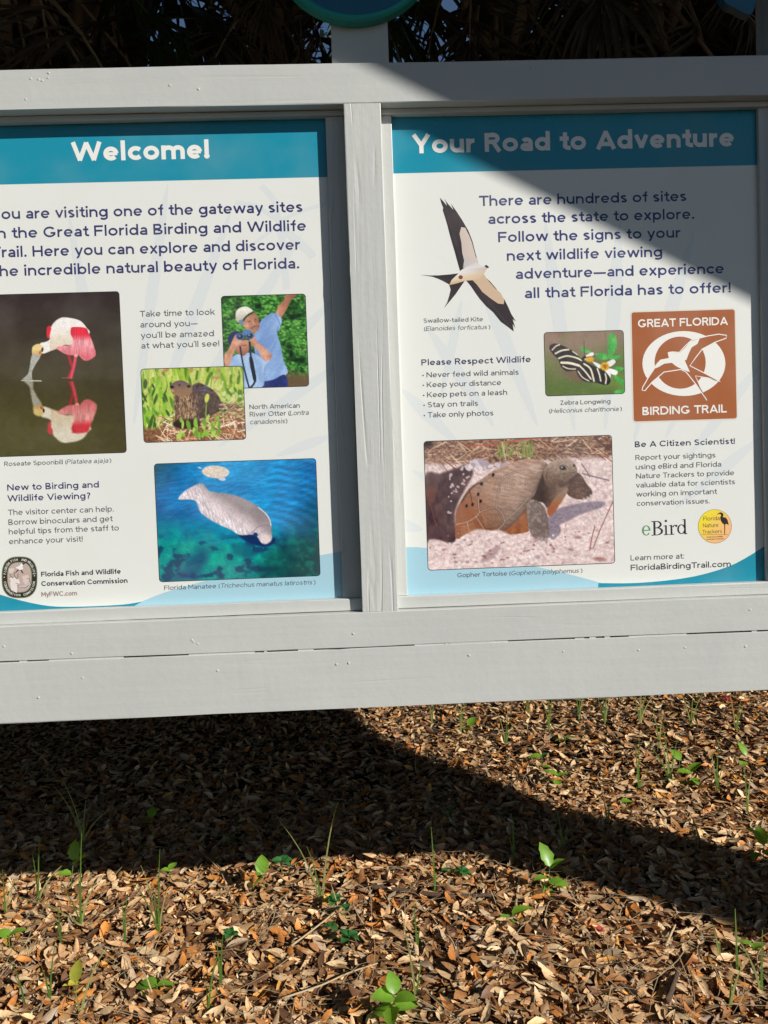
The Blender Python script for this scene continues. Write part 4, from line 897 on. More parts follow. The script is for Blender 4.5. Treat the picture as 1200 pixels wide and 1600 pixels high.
xs = sorted(set([-400,-120,-40,-15,-8]+[round(-5+.14*k,3) for k in range(72)]+[8,15,40,120,400])); ys = sorted(set([-400,-120,-40,-15,-7,-4]+[round(-2+.14*k,3) for k in range(64)]+[9,15,40,120,400]))
V = [(x, y, ground_h(x,y) if -5 <= x <= 5.1 and -2 <= y <= 7 else 0) for y in ys for x in xs]; nx = len(xs)
F = [(j*nx+i, j*nx+i+1, (j+1)*nx+i+1, (j+1)*nx+i) for j in range(len(ys)-1) for i in range(nx-1)]
ground = link('ground', mesh('ground', V, F, M_SOIL, smooth=True), kind='structure')

# ------------------------------------------------------------------ leaf litter
M_LEAF = mat('fallen_leaf', rough=.5, spec=.45, attr='Col')
_ln = N(M_LEAF,'ShaderNodeTexNoise'); _ln.inputs['Scale'].default_value = 130; _ln.inputs['Detail'].default_value = 3
_tc = N(M_LEAF,'ShaderNodeTexCoord'); L(M_LEAF, _tc.outputs['Object'], _ln.inputs[0])
_mx = N(M_LEAF,'ShaderNodeMix'); _mx.data_type = 'RGBA'; _mx.blend_type = 'MULTIPLY'; _mx.inputs[0].default_value = .55
_cr = N(M_LEAF,'ShaderNodeValToRGB'); _cr.color_ramp.elements[0].position = .35; _cr.color_ramp.elements[0].color = (.6,.57,.55,1); _cr.color_ramp.elements[1].position = .6
L(M_LEAF, _ln.outputs[0], _cr.inputs[0]); at = [n for n in M_LEAF.node_tree.nodes if n.type == 'ATTRIBUTE'][0]
L(M_LEAF, at.outputs['Color'], _mx.inputs[6]); L(M_LEAF, _cr.outputs[0], _mx.inputs[7]); L(M_LEAF, _mx.outputs[2], bsdf(M_LEAF).inputs['Base Color'])
TONES = np.array([(.34,.20,.10),(.42,.27,.15),(.26,.14,.065),(.30,.115,.03),(.40,.16,.04),(.17,.085,.04),(.46,.33,.20),(.10,.05,.028),(.22,.10,.04),(.36,.24,.14),(.27,.20,.14),(.50,.24,.06)])
TONES = np.clip(TONES*np.array([1.82,1.80,1.66]), 0, .85)
TP = np.array([16,14,12,7,5,10,11,8,9,11,7,2], float); TP /= TP.sum()
ST = np.array([.0,.18,.42,.68,.88,1.0]); WD = np.array([.05,.62,1.0,.92,.5,.0])
def leaf_shape(rs, n):
    """n leaves as (n, 16, 3): base, 4 x 3 across, tip; unit length along x"""
    curl = rs.normal(0, .45, n); bend = rs.normal(0, .4, n); wr = rs.uniform(.12, .205, n); tw = rs.uniform(-.6,.6,n)
    P = np.zeros((n, 14, 3))
    P[:,0] = 0; P[:,0,0] = -.5; P[:,13,0] = .5
    for i in range(4):
        u = ST[i+1]; wdt = WD[i+1]*wr*rs.uniform(.85,1.15,n)
        for k, s in enumerate((-1,0,1)):
            j = 1+i*3+k; P[:,j,0] = u-.5+.03*s*0; P[:,j,1] = s*wdt; P[:,j,2] = (s*s)*wdt*curl + s*wdt*tw*(u-.5)*2
    P[:,:,2] += bend[:,None]*(P[:,:,0]**2*-1+.25*0)
    return P
LT_ = [(0,2,1),(0,3,2),(13,10,11),(13,11,12)]
for i in range(3):
    for k in range(2):
        a = 1+i*3+k; LT_ += [(a,a+1,a+4),(a,a+4,a+3)]
LT_ = np.array(LT_)
def leaf_field(name, n, sampler, size, zlo, zhi, tilt, seed, lift=None):
    rs = np.random.RandomState(seed); xy = sampler(rs, n); n = len(xy)
    P = leaf_shape(rs, n)*rs.uniform(size[0], size[1], n)[:,None,None]
    a = rs.uniform(0, 2*np.pi, n); tx, ty = rs.normal(0, tilt, n), rs.normal(0, tilt, n)
    def rot(P, ax, t):
        c, s = np.cos(t)[:,None], np.sin(t)[:,None]; i, j = [(1,2),(2,0),(0,1)][ax]
        A, B = P[:,:,i].copy(), P[:,:,j].copy(); P[:,:,i] = A*c-B*s; P[:,:,j] = A*s+B*c
    rot(P, 0, tx); rot(P, 1, ty); rot(P, 2, a)
    gz = .018*np.sin(xy[:,0]*2.1+.7)*np.sin(xy[:,1]*1.7+.3)+.010*np.sin(xy[:,0]*5.3)*np.sin(xy[:,1]*4.1+1)
    zz_ = gz+rs.uniform(zlo, zhi, n)
    P[:,:,0] += xy[:,0][:,None]; P[:,:,1] += xy[:,1][:,None]; P[:,:,2] += zz_[:,None]
    c = TONES[rs.choice(len(TONES), n, p=TP)]*rs.uniform(.75,1.2,(n,1)); C = np.repeat(c, 14, 0)
    T = (LT_[None]+(np.arange(n)*14)[:,None,None]).reshape(-1, 3)
    return link(name, np_mesh(name, P.reshape(-1,3), T, M_LEAF, np.clip(C,0,1), True), ground, kind='stuff')
def wedge(y0, y1, m0, m1):
    def f(rs, n):
        y = rs.uniform(y0, y1, n); x = rs.uniform(-1, 1, n); h = .62*(y+1.9)+m0
        return np.stack([x*h+.02, y], 1)
    return f
leaf_field('leaf_litter', 26000, wedge(-.25, 1.5, .35, 0), (.036,.074), -.004, .030, .27, 1)
leaf_field('leaf_litter', 15000, wedge(-.25, 1.6, .35, 0), (.008,.026), .006, .034, .5, 2)
leaf_field('leaf_litter', 2600, wedge(-.25, 2.2, .35, 0), (.06,.09), .012, .034, .25, 9)
leaf_field('leaf_litter', 34000, wedge(1.5, 5.0, .5, 0), (.034,.070), -.004, .030, .30, 3)
# the largest leaves on top, each a piece of its own
rs = np.random.RandomState(21); shapes = []
for k in range(24):
    P = leaf_shape(rs, 1)[0]*(.052+.002*(k % 8)); c = TONES[rs.choice(len(TONES), p=TP)]*rs.uniform(.95,1.3)
    if k == 22: c = np.array((.36,.03,.03))
    if k == 23: c = np.array((.50,.40,.05))
    shapes.append(np_mesh('fallen_leaf', P, LT_, M_LEAF, np.tile(np.clip(c,0,1),(14,1)), True))
def top_leaf(k, x, y, sc=1.0):
    o = link('fallen_leaf', shapes[k], ground); o.location = (x, y, ground_h(x,y)+rs.uniform(.026,.040)); o.scale = (sc,)*3
    o.rotation_euler = (rs.normal(0,.3), rs.normal(0,.3), rs.uniform(0,6.28))
for i in range(284):
    y = .06+1.25*rs.rand()**1.3; x = rs.uniform(-1,1)*(.55*(y+1.9))
    top_leaf(rs.randint(22), x, y, rs.uniform(.75,1.15))
for q, k, s in (((1135,1100),22,1.5),((1160,1107),22,1.6),((240,1348),22,.5),((940,1465),22,.6),((118,1540),23,1.1),((845,1470),4,1.5),((870,1450),3,1.0),((565,1395),4,1.0),((205,1555),4,1.0),((600,1300),3,1)):
    P = on_z(*q, .02); top_leaf(k, P[0], P[1], s)

# thin dead stalks and straw lying over the litter
def ribbon(V, F, path, w0, w1, up=Vector((0,0,1))):
    b = len(V); path = [Vector(p) for p in path]
    for i, p in enumerate(path):
        d = path[min(i+1,len(path)-1)]-path[max(i-1,0)]; s = d.cross(up)
        if s.length < 1e-6: s = Vector((1,0,0))
        s = s.normalized()*(w0+(w1-w0)*i/(len(path)-1))/2; V += [p-s, p+Vector((0,0,abs(s.length)*.35)), p+s]
    for i in range(len(path)-1):
        a = b+i*3; F += [(a,a+1,a+4,a+3),(a+1,a+2,a+5,a+4)]
M_STRAW = mat('dry_straw', (.46,.34,.20), .7, .3); M_TWIG = mat('dead_twig', (.16,.10,.065), .85, .3)
_n = N(M_TWIG,'ShaderNodeTexNoise'); _n.inputs['Scale'].default_value = 90; _b = N(M_TWIG,'ShaderNodeBump'); _b.inputs['Distance'].default_value = .003; L(M_TWIG,_n.outputs[0],_b.inputs['Height']); L(M_TWIG,_b.outputs[0],bsdf(M_TWIG).inputs['Normal'])
R = random.Random(31); V, F = [], []
for i in range(1100):
    y = .0+3.3*R.random()**1.2; x = R.uniform(-1,1)*.58*(y+1.9); a = R.uniform(0,6.28); l = R.uniform(.05,.30); c = R.uniform(-1.5,1.5); path = []
    z0 = ground_h(x,y)+.034; rise = R.uniform(0,.05) if R.random() < .25 else 0
    for k in range(6):
        t = k/5; path.append((x, y, z0+R.uniform(0,.006)+rise*math.sin(t*math.pi))); x += math.cos(a)*l/5; y += math.sin(a)*l/5; a += c*.2
    ribbon(V, F, path, R.uniform(.0018,.0042), .0012)
link('dry_straw', mesh('dry_straw', V, F, M_STRAW, smooth=True), ground, kind='stuff')

def gp(x, y, z=.02):
    p = on_z(x, y, z); return Vector((p[0], p[1], p[2]))
def twig(pts, r0, r1, label, m=M_TWIG):
    P = [gp(a, b, .042+(c[0] if c else 0)) for a, b, *c in pts]; o0 = P[0].copy(); V, F = [], []
    dense = [Vector(q) for q in smooth_line([tuple(q-o0) for q in P], 4)]; rad = [r0+(r1-r0)*i/(len(dense)-1) for i in range(len(dense))]
    tube(V, F, dense, rad, 6, .15, R)
    o = link('twig', mesh('twig', V, F, m, smooth=True), None, label=label, category='twig', group='dead twigs on the leaf litter'); o.location = o0
twig([(576,1386),(640,1392),(700,1400),(772,1398)], .009, .006, 'thick flat brown stick lying below the tip of the kiosk shadow')
twig([(455,1478),(505,1440),(540,1410)], .0035, .002, 'pale thin twig slanting below the tall two-bladed grass tuft', M_STRAW)
twig([(440,1560),(500,1540),(545,1520),(590,1505)], .003, .002, 'pale curved twig near the bottom edge left of the leafy plant', M_STRAW)
twig([(1042,1565),(1052,1540),(1060,1512)], .008, .006, 'short dark brown twig on the litter at lower right')
twig([(1085,1140),(1110,1142),(1130,1152),(1150,1165)], .008, .005, 'curved grey twig under the beam near the right edge')
twig([(712,1530),(716,1490),(712,1440)], .0025, .0015, 'thin upright reddish twig right of the lower green blade')
twig([(940,1410),(985,1385),(1030,1378),(1065,1382,.03)], .003, .0015, 'thin arching reddish twig at the lower edge of the diagonal shadow')
twig([(805,1430),(808,1395),(812,1370)], .006, .004, 'stubby pale twig standing left of the bright oak seedling', M_STRAW)
twig([(1040,1478),(1048,1460),(1055,1445)], .005, .003, 'small forked grey twig in the lit litter at right', M_STRAW)

# ------------------------------------------------------------------ small green plants
def leafmat(name, c, rough=.38):
    m = mat(name, c, rough, .5); b = bsdf(m); nn = N(m,'ShaderNodeTexNoise'); nn.inputs['Scale'].default_value = 60; t = N(m,'ShaderNodeTexCoord'); L(m,t.outputs['Object'],nn.inputs[0])
    mx = N(m,'ShaderNodeMix'); mx.data_type = 'RGBA'; mx.inputs[6].default_value = (*[v*.7 for v in c],1); mx.inputs[7].default_value = (*[min(1,v*1.25) for v in c],1); L(m,nn.outputs[0],mx.inputs[0]); L(m,mx.outputs[2],b.inputs['Base Color'])
    tr = N(m,'ShaderNodeBsdfTranslucent'); tr.inputs[0].default_value = (min(1,c[0]*2.2),min(1,c[1]*2.0),c[2]*.8,1); ms = N(m,'ShaderNodeMixShader'); ms.inputs[0].default_value = .3
    L(m,b.outputs[0],ms.inputs[1]); L(m,tr.outputs[0],ms.inputs[2]); L(m,ms.outputs[0],m.node_tree.nodes['Material Output'].inputs[0]); return m
G_BRIGHT = leafmat('seedling_green', (.19,.38,.04)); G_DEEP = leafmat('clover_green', (.06,.21,.06)); G_GRASS = leafmat('grass_green', (.16,.30,.05), .5); G_PALE = leafmat('grass_pale', (.42,.46,.16), .5)
def oval(name, m, l, wd, lobes=0):
    n = 9; V, F = [], []
    for i in range(n):
        u = i/(n-1); h = wd*(math.sin(math.pi*min(1,u**.8))**.75)*(1+(.14*math.sin(u*lobes*6.28) if lobes else 0)) if 0 < i < n-1 else 0
        z = -.25*l*u*u
        V += [(u*l,-h,z+h*.35),(u*l,0,z),(u*l,h,z+h*.35)]
    for i in range(n-1):
        a = i*3; F += [(a,a+3,a+4,a+1),(a+1,a+4,a+5,a+2)]
    me = mesh(name, V, F, m, smooth=True); bm = bmesh.new(); bm.from_mesh(me); bmesh.ops.remove_doubles(bm, verts=bm.verts, dist=1e-6); bm.to_mesh(me); bm.free(); return me
LF_OAK = oval('leaf', G_BRIGHT, .045, .0135, 3); LF_OV = oval('leaf', G_BRIGHT, .042, .016); LF_DEEP = oval('leaf', G_DEEP, .022, .010); LF_YEL = oval('leaf', leafmat('leaf_yellow_green', (.34,.36,.05)), .045, .014)
def plant(px, leaves, label, kind='seedling', h=.05, cat='seedling', grp='green seedlings in the leaf litter'):
    """leaves: (mesh, height fraction, heading in degrees, pitch in degrees, scale)"""
    b = gp(*px, .028); root = empty(kind, b, label=label, category=cat, group=grp); V, F = [], []
    lean = Vector((R.uniform(-.15,.15), R.uniform(-.1,.1), 1)).normalized(); path = [Vector((0,0,-.02))+lean*((h+.02)*t) for t in (0,.35,.7,1)]
    tube(V, F, path, [.0016,.0014,.0012,.001], 5); link('stem', mesh('stem', V, F, G_GRASS, smooth=True), root)
    for me, hf, az, pt, sc in leaves:
        o = link('leaf', me, root); o.location = Vector((0,0,-.02))+lean*((h+.02)*hf); o.rotation_euler = (R.uniform(-.3,.3), -math.radians(pt), math.radians(az)); o.scale = (sc*1.3,)*3
def clover(px, label, n=3, sc=1.0, h=.03):
    plant(px, [(LF_DEEP, 1.0, R.uniform(0,120)+120*k+(j*40), R.uniform(-10,30), sc*R.uniform(.8,1.1)) for j in range((n+2)//3) for k in range(3)], label, 'clover', h, 'clover', 'clover sprigs in the leaf litter')
O, D_, A_ = LF_OAK, LF_DEEP, LF_OV
plant((414,1385), [(A_,1,100,60,1.15),(A_,.8,190,-30,.9),(A_,.9,260,40,1.0)], 'bright pair of rounded leaves standing at the edge of the kiosk shadow', h=.045)
clover((440,1365), 'bluish clover sprig right beside the bright leaf pair at the shadow edge', 6, 1.5, .04)
plant((855,1392), [(O,1,120,65,1.35),(O,.9,20,35,1.1),(O,.6,200,20,1.0),(O,.5,330,10,1.15),(O,.35,250,0,1.0),(O,.3,150,-5,1.1)], 'upright oak seedling with bright toothed leaves at the diagonal shadow edge', h=.085)
plant((803,1440), [(O,.8,30,15,1.35),(O,.7,200,0,1.1),(A_,.6,290,10,.8)], 'low seedling with two bright leaves below the oak seedling', h=.03)
plant((612,1592), [(A_,1,100,55,1.0),(A_,.9,200,25,1.15),(A_,.8,340,25,1.15),(O,.6,260,10,1.2),(O,.5,20,5,1.2),(A_,.4,150,0,1.1)], 'broad leafy green plant at the bottom edge of the picture', h=.07)
plant((735,1150), [(A_,1,60,40,1.35),(A_,.8,200,20,.9)], 'bright curled leaf sprout just under the beam right of centre', h=.05)
plant((882,1160), [(O,.8,20,10,1.3),(O,.7,190,10,1.0)], 'flat two-leaf sprout behind the diagonal shadow below the beam', h=.03)
plant((846,1190), [(A_,.8,170,12,1.2),(D_,.9,20,30,1.3)], 'single green oval leaf with a dark sprig beside it', h=.03)
plant((872,1222), [(O,.9,150,25,1.2),(O,.8,20,20,1.1),(A_,.5,250,0,.9)], 'three-leaved seedling left of the upright dark blade', h=.035)
plant((972,1258), [(A_,.8,10,10,.9)], 'tiny single-leaf sprout alone in the sunlit litter', h=.02)
plant((1080,1222), [(O,1,40,30,1.4),(O,.9,190,25,1.2),(A_,.6,280,0,1.0)], 'bright spreading seedling in the sunlit litter at right', h=.045)
plant((1060,1205), [(A_,1,120,50,1.1)], 'small upright leaf just left behind the spreading seedling', h=.05)
plant((1165,1196), [(O,1,100,60,1.2),(A_,.5,220,0,.9)], 'little upright leaf sprout near the right edge', h=.05)
plant((1192,1345), [(O,1,150,50,1.3),(O,.9,80,45,1.3),(O,.6,300,10,1.2),(A_,.5,200,10,1.1)], 'bright seedling cut by the right edge above the shadow', h=.06)
plant((845,1205), [(A_,.9,340,20,.8)], 'small pale leaf lying above the three-leaved seedling', h=.02)
clover((722,1372), 'dark clover sprig in front of the shadow right of the stick', 6, 1.2, .025)
clover((700,1368), 'tiny clover left of the dark clover sprig', 3, .9, .02)
clover((525,1418), 'clover sprig at the foot of the tall two-bladed tuft', 5, 1.2, .03)
clover((540,1432), 'clover sprig second in the line below the tall tuft', 3, 1.1, .025)
clover((520,1460), 'clover sprig third in the line below the tall tuft', 3, 1.1, .025)
clover((545,1476), 'lowest clover sprig in the line below the tall tuft', 5, 1.2, .025)
clover((362,1470), 'dark clover sprig beside a gap in the litter left of centre', 6, 1.2, .02)
plant((245,1545), [(A_,.8,170,5,1.2),(A_,.8,20,0,.9)], 'flat green leaf pressed in the litter at lower left', h=.015)
plant((110,1378), [(O,1,90,70,1.2),(O,.8,20,40,1.1),(O,.5,200,20,.9)], 'upright weed with narrow leaves at the left shadow edge', h=.075)
plant((265,1368), [(A_,1,60,30,.7),(A_,.9,200,30,.6)], 'tiny green sprout on the shadow edge left of centre', h=.02)
plant((15,1475), [(A_,.9,20,20,1.0),(A_,.8,160,30,.9)], 'green sprout at the left edge of the picture', h=.03)
plant((120,1548), [(LF_YEL,.9,100,55,1.0)], 'single yellow green leaf standing at lower left', h=.03)
plant((1178,1488), [(A_,.9,150,20,.8),(A_,.7,20,20,.8)], 'small green sprout near the right edge below the shadow', h=.02)
plant((360,1330), [(D_,1,200,30,1.2),(D_,.8,20,20,1.2)], 'dim sprout inside the kiosk shadow left of centre', h=.06)
plant((240,1300), [(A_,1,90,50,.9),(A_,.7,210,30,.9)], 'dim leafy sprout deep in the kiosk shadow', h=.06)
plant((700,1290), [(D_,1,30,40,1.2),(D_,.8,190,30,1.2)], 'dim dark leaves inside the shadow right of centre', h=.05)

def tuft(px, blades, label, m=G_GRASS):
    """blades: (dx, height in photo pixels) of each tip, measured from the foot"""
    b = gp(*px, .026); root = empty('grass_tuft', b, label=label, category='grass', group='green grass tufts in the leaf litter')
    sc = (b-Vector(CAM)).length/1200
    for dx, h, *mm in blades:
        tip = Vector((dx*sc, R.uniform(-.03,.03), max(.015,h*sc*1.2))); mid = Vector((dx*sc*.3, tip.y*.3, tip.z*.6)); V, F = [], []
        path = [Vector((0,0,-.015)).lerp(mid,t).lerp(mid.lerp(tip,t),t) for t in (0,.2,.4,.6,.8,1)]
        ribbon(V, F, path, .0075, .0015, Vector((.2,1,.1))); link('blade', mesh('blade', V, F, mm[0] if mm else m, smooth=True), root)
PLY = G_PALE
tuft((503,1408), [(27,115,PLY),(-55,95,PLY),(-18,65),(-25,40,PLY),(8,40)], 'tall grass tuft with two long pale blades crossing the shadow edge')
tuft((248,1452), [(10,95),(-22,70,PLY),(-30,60),(12,40,PLY),(-6,50)], 'slender grass tuft with a dark blade left of the clover line')
tuft((126,1440), [(8,110),(-85,30,PLY),(-25,35),(4,60),(20,40,PLY)], 'grass tuft with a long side blade at the left')
tuft((95,1466), [(0,40),(-3,25)], 'short single blade under the left grass tuft')
tuft((345,1535), [(-2,55),(3,40),(8,60)], 'small upright tuft left of the leafy bottom plant')
tuft((38,1560), [(-12,45),(-4,20)], 'leaning blade in the lower left corner')
tuft((78,1560), [(10,55),(-6,40)], 'thin tuft beside the yellow green leaf')
tuft((125,1582), [(35,65),(-5,30)], 'pale leaning blade at the bottom left', PLY)
tuft((652,1482), [(-3,55),(4,30)], 'bright upright blade pair below the stick')
tuft((325,1570), [(16,55),(-4,20)], 'dark leaning blade near the bottom centre left')
tuft((650,1560), [(-14,90,PLY),(10,40)], 'pale long blade right of the leafy bottom plant')
tuft((998,1232), [(0,65),(-2,50),(14,20)], 'stiff dark green upright blade in the sunlit litter')
tuft((1120,1232), [(2,60),(-6,45,PLY),(10,30)], 'fine tuft right of the spreading seedling')
tuft((1048,1222), [(-10,75),(-35,50),(-18,60,PLY),(12,50),(30,20)], 'leafy grass tuft left of the spreading seedling')
tuft((1000,1125), [(6,65,PLY),(-15,50),(20,50),(30,35,PLY)], 'pale grass tuft touching the beam at right')
tuft((1080,1130), [(10,55),(-20,45,PLY),(25,40)], 'tuft under the beam near the curved twig')
tuft((858,1138), [(2,40),(-8,35),(10,45)], 'dark grass tuft under the beam right of centre')
tuft((945,1128), [(-4,45),(8,50),(14,35,PLY),(-14,40)], 'dense tuft under the beam left of the pale tuft')
tuft((720,1140), [(4,50,PLY),(-5,40),(12,45)], 'grass tuft under the beam beside the curled sprout')
tuft((790,1160), [(6,45),(-10,35,PLY),(14,20)], 'fine tuft between the beam and the diagonal shadow')
tuft((1095,1318), [(-15,35),(-6,20)], 'short blade just behind the diagonal shadow')
tuft((1152,1510), [(5,55),(-4,25)], 'single upright blade at lower right')
tuft((1125,1500), [(-14,45,PLY),(2,20)], 'pale leaning blade left of the single blade at lower right')
tuft((1140,1570), [(20,50,PLY),(6,30)], 'pale blade close to the lower right corner')
tuft((680,1395), [(-2,75),(3,20)], 'single blade standing before the stick')
tuft((803,1340), [(2,45),(-6,25)], 'single thin blade inside the diagonal shadow tip')
tuft((8,1420), [(2,45),(12,30,PLY)], 'grass tuft cut by the left edge')
tuft((130,1310), [(-40,60,PLY),(10,50,PLY),(35,30,PLY),(-20,70,PLY)], 'dim dry tuft deep in the kiosk shadow at left', PLY)
tuft((1190,1545), [(-25,50,PLY),(4,60)], 'tuft cut by the right edge near the bottom')

for q, bl, lab in (((905,1120),[(-6,40),(6,48),(12,36,PLY)],'small tuft touching the beam between two denser tufts'),((1150,1140),[(-10,50,PLY),(8,45),(16,30)],'tuft close to the right edge under the beam'),((1030,1165),[(-6,45),(10,40,PLY)],'thin tuft above the leafy grass tuft'),((825,1112),[(4,36),(-6,30)],'short tuft at the beam right of the curled sprout'),((675,1128),[(-6,36,PLY),(8,40)],'tuft at the tip of the shadow under the beam'),((1168,1265),[(-4,55),(8,40,PLY)],'upright tuft near the right edge in the sunlit litter'),
    ((950,1290),[(-10,40),(4,30)],'lone leaning blades above the diagonal shadow'),((195,1470),[(-4,40),(6,50)],'upright blades left of the slender tuft'),((60,1400),[(30,30,PLY),(-10,45),(4,60)],'loose tuft left of the upright weed'),((880,1330),[(-8,50),(5,30)],'dim blades inside the diagonal shadow')): tuft(q, bl, lab)
# ------------------------------------------------------------------ the oak behind the camera whose boughs shade the right panel
M_BARK = mat('oak_bark', (.11,.085,.065), .9, .2); _n = N(M_BARK,'ShaderNodeTexNoise'); _n.inputs['Scale'].default_value = 14; _n.inputs['Detail'].default_value = 8; _b = N(M_BARK,'ShaderNodeBump'); _b.inputs['Distance'].default_value = .05; L(M_BARK,_n.outputs[0],_b.inputs['Height']); L(M_BARK,_b.outputs[0],bsdf(M_BARK).inputs['Normal'])
M_OAKLEAF = mat('oak_foliage', (.045,.075,.022), .5, .4)
def spp(xp, zp, t): return Vector((xp+1.4*t, -t, zp+.87*t))
oak = empty('oak_tree', (0,0,0), label='spreading oak to the right behind the viewer whose low bough shades the right panel', category='tree')
V, F = [], []
tube(V, F, [spp(1.93,-1.3,1.2),spp(1.93,-1.0,1.2),spp(1.93,-.5,1.2),spp(1.93,.2,1.2),spp(1.93,.9,1.2),spp(2.05,1.7,1.2),spp(2.2,2.6,1.25),spp(2.5,4.2,1.4),spp(3.2,6.2,1.6)], [.40,.34,.28,.27,.27,.26,.25,.20,.12], 16)
link('trunk', mesh('trunk', V, F, M_BARK, smooth=True), oak)
LB = lambda s: (1.117-s, 2.167+.48*s)
for path, rad in (([spp(*LB(-.9),1.2),spp(*LB(-.4),1.2),spp(*LB(0),1.2),spp(*LB(.5),1.25),spp(*LB(1.0),1.3),spp(*LB(1.6),1.4),spp(*LB(2.4),1.55),spp(*LB(3.4),1.8)], [.25,.245,.24,.23,.22,.20,.16,.10]),
                  ([spp(2.0,1.0,1.2),spp(2.45,1.52,1.2),spp(3.12,2.24,1.2),spp(3.68,2.66,1.2),spp(4.3,3.5,1.3),spp(5.2,5.2,1.5),spp(6.2,7.0,1.7)], [.22,.22,.21,.20,.18,.14,.08])):
    V, F = [], []; tube(V, F, path, rad, 14); link('bough', mesh('bough', V, F, M_BARK, smooth=True), oak)
def shade_limb(path, rad):  # extra limbs added to close the fork and keep the ground behind shaded
    V, F = [], []; tube(V, F, path, rad, 12); link('bough', mesh('bough', V, F, M_BARK, smooth=True), oak)
shade_limb([spp(2.0,1.6,1.2),spp(1.75,2.2,1.2),spp(1.45,3.0,1.25),spp(1.0,4.4,1.4)], [.16,.15,.13,.08])
shade_limb([spp(2.1,1.3,1.2),spp(2.45,1.85,1.2),spp(2.82,2.4,1.2),spp(3.15,3.2,1.25),spp(3.6,4.6,1.4)], [.2,.2,.19,.15,.08])
def foliage(n, blobs, size, seed, name, m, parent):
    """leafy sprays spread through several rounded masses"""
    rs = np.random.RandomState(seed); C = []
    for (c, r, wgt) in blobs:
        k = int(n*wgt); d = rs.normal(size=(k,3)); d /= np.linalg.norm(d,axis=1)[:,None]; C.append(np.array(c)+d*np.array(r)*(rs.rand(k,1)**.45))
    C = np.concatenate(C); k = len(C); a = rs.normal(size=(k,3)); a /= np.linalg.norm(a,axis=1)[:,None]; b = np.cross(a, rs.normal(size=(k,3))); b /= np.linalg.norm(b,axis=1)[:,None]
    s = rs.uniform(*size, (k,1)); P = np.stack([C-a*s, C+b*s*.42, C+a*s, C-b*s*.42], 1)
    return link(name, np_mesh(name, P.reshape(-1,3), np.arange(4*k).reshape(-1,4), m), parent)
foliage(2600, [(tuple(spp(2.2,3.0,1.25)),(.75,.5,.42),.55),(tuple(spp(2.9,2.75,1.3)),(.45,.4,.42),.35),(tuple(spp(1.6,3.1,1.3)),(.5,.4,.42),.2)], (.04,.09), 15, 'shade_leaf_cluster', M_OAKLEAF, oak)  # leaf masses added where sun leaked through the fork onto the ground
foliage(24000, [((6.2,-1.6,10.2),(4.8,3.2,2.8),.075),((9.5,-1.0,9.2),(3.6,3.0,2.6),.05),((3.4,-2.2,9.4),(3.2,2.6,2.2),.12),((12,-2,8.6),(3,2.6,2.4),.08),((-.2,-2.6,8.6),(3.4,3.4,1.5),.16),((-4.6,-2.0,8.6),(3.2,3.6,1.5),.14),((-2.0,-7.0,8.8),(4.6,2.6,1.6),.12),((7.5,-6.0,12.2),(4.5,3.2,1.5),.12)], (.14,.30), 5, 'crown', M_OAKLEAF, oak)  # crown masses placed to shade the palms and block sky over the ground

# ------------------------------------------------------------------ palms and trees behind the board
M_FDEAD = mat('dead_frond', (.15,.095,.055), .8, .2); M_FGREEN = mat('palm_green', (.05,.085,.025), .45, .4); M_PET = mat('dead_petiole', (.30,.20,.11), .7, .3); M_PTR = mat('palm_bark', (.16,.12,.09), .9, .2)
_n = N(M_FDEAD,'ShaderNodeTexNoise'); _n.inputs['Scale'].default_value = 9; _c = N(M_FDEAD,'ShaderNodeValToRGB'); _c.color_ramp.elements[0].color = (.03,.02,.013,1); _c.color_ramp.elements[1].color = (.13,.085,.05,1); L(M_FDEAD,_n.outputs[0],_c.inputs[0]); L(M_FDEAD,_c.outputs[0],bsdf(M_FDEAD).inputs['Base Color'])
def frond_mesh(rnd, dead):
    V, F = [], []; Lp = rnd.uniform(.7,1.0); costa = []
    for i in range(9):
        t = i/8; costa.append(Vector((t*(Lp+.55), 0, -.10*t-(.35 if dead else .30)*max(0,t-.55)**1.5)))
    tube(V, F, costa, [.022-.016*i/8 for i in range(9)], 5); nm = len(F)
    for k in range(38):
        s = (k/37)*2-1; tt = 1-abs(s)**1.3*.42; c0 = costa[min(8,int(tt*8))]; ang = s*math.radians(118)*(.6 if dead else 1)+rnd.uniform(-.06,.06)
        ln = (.95-.30*abs(s))*rnd.uniform(.8,1.1); dz = -.2+rnd.uniform(-.1,.1); droop = rnd.uniform(.5,1.3) if dead else rnd.uniform(.25,.8); p = c0.copy(); path = []
        for i in range(6):
            path.append(p.copy()); d = Vector((math.cos(ang), math.sin(ang), dz)).normalized(); p = p+d*ln/5; dz -= droop*.32*(i > 0); ang += rnd.uniform(-.12,.12)*(1 if dead else .3)
        b = len(V); up = Vector((0,0,1))
        for i, q in enumerate(path):
            dd = (path[min(i+1,5)]-path[max(i-1,0)]).normalized(); sd = dd.cross(up)
            if sd.length < .05: sd = Vector((math.sin(ang),-math.cos(ang),0))
            wv = (.013,.022,.022,.017,.010,.002)[i]*(.75 if dead else 1); sd = sd.normalized()*wv; V += [q-sd, q-Vector((0,0,wv*.5)), q+sd]
        for i in range(5):
            a = b+i*3; F += [(a,a+1,a+4,a+3),(a+1,a+2,a+5,a+4)]
    me = mesh('frond', V, F, M_FDEAD if dead else M_FGREEN); me.materials.append(M_PET if dead else M_FGREEN); me.polygons.foreach_set('material_index', [1]*nm+[0]*(len(F)-nm)); return me
R = random.Random(77); FD = [frond_mesh(R, True) for _ in range(5)]; FG = [frond_mesh(R, False) for _ in range(3)]
V, F = [], []; tube(V, F, [(0,0,0),(.10,0,.14),(.17,0,.30),(.19,0,.42)], [.075,.055,.045,.03], 6); BOOT = mesh('leaf_base', V, F, M_PET)
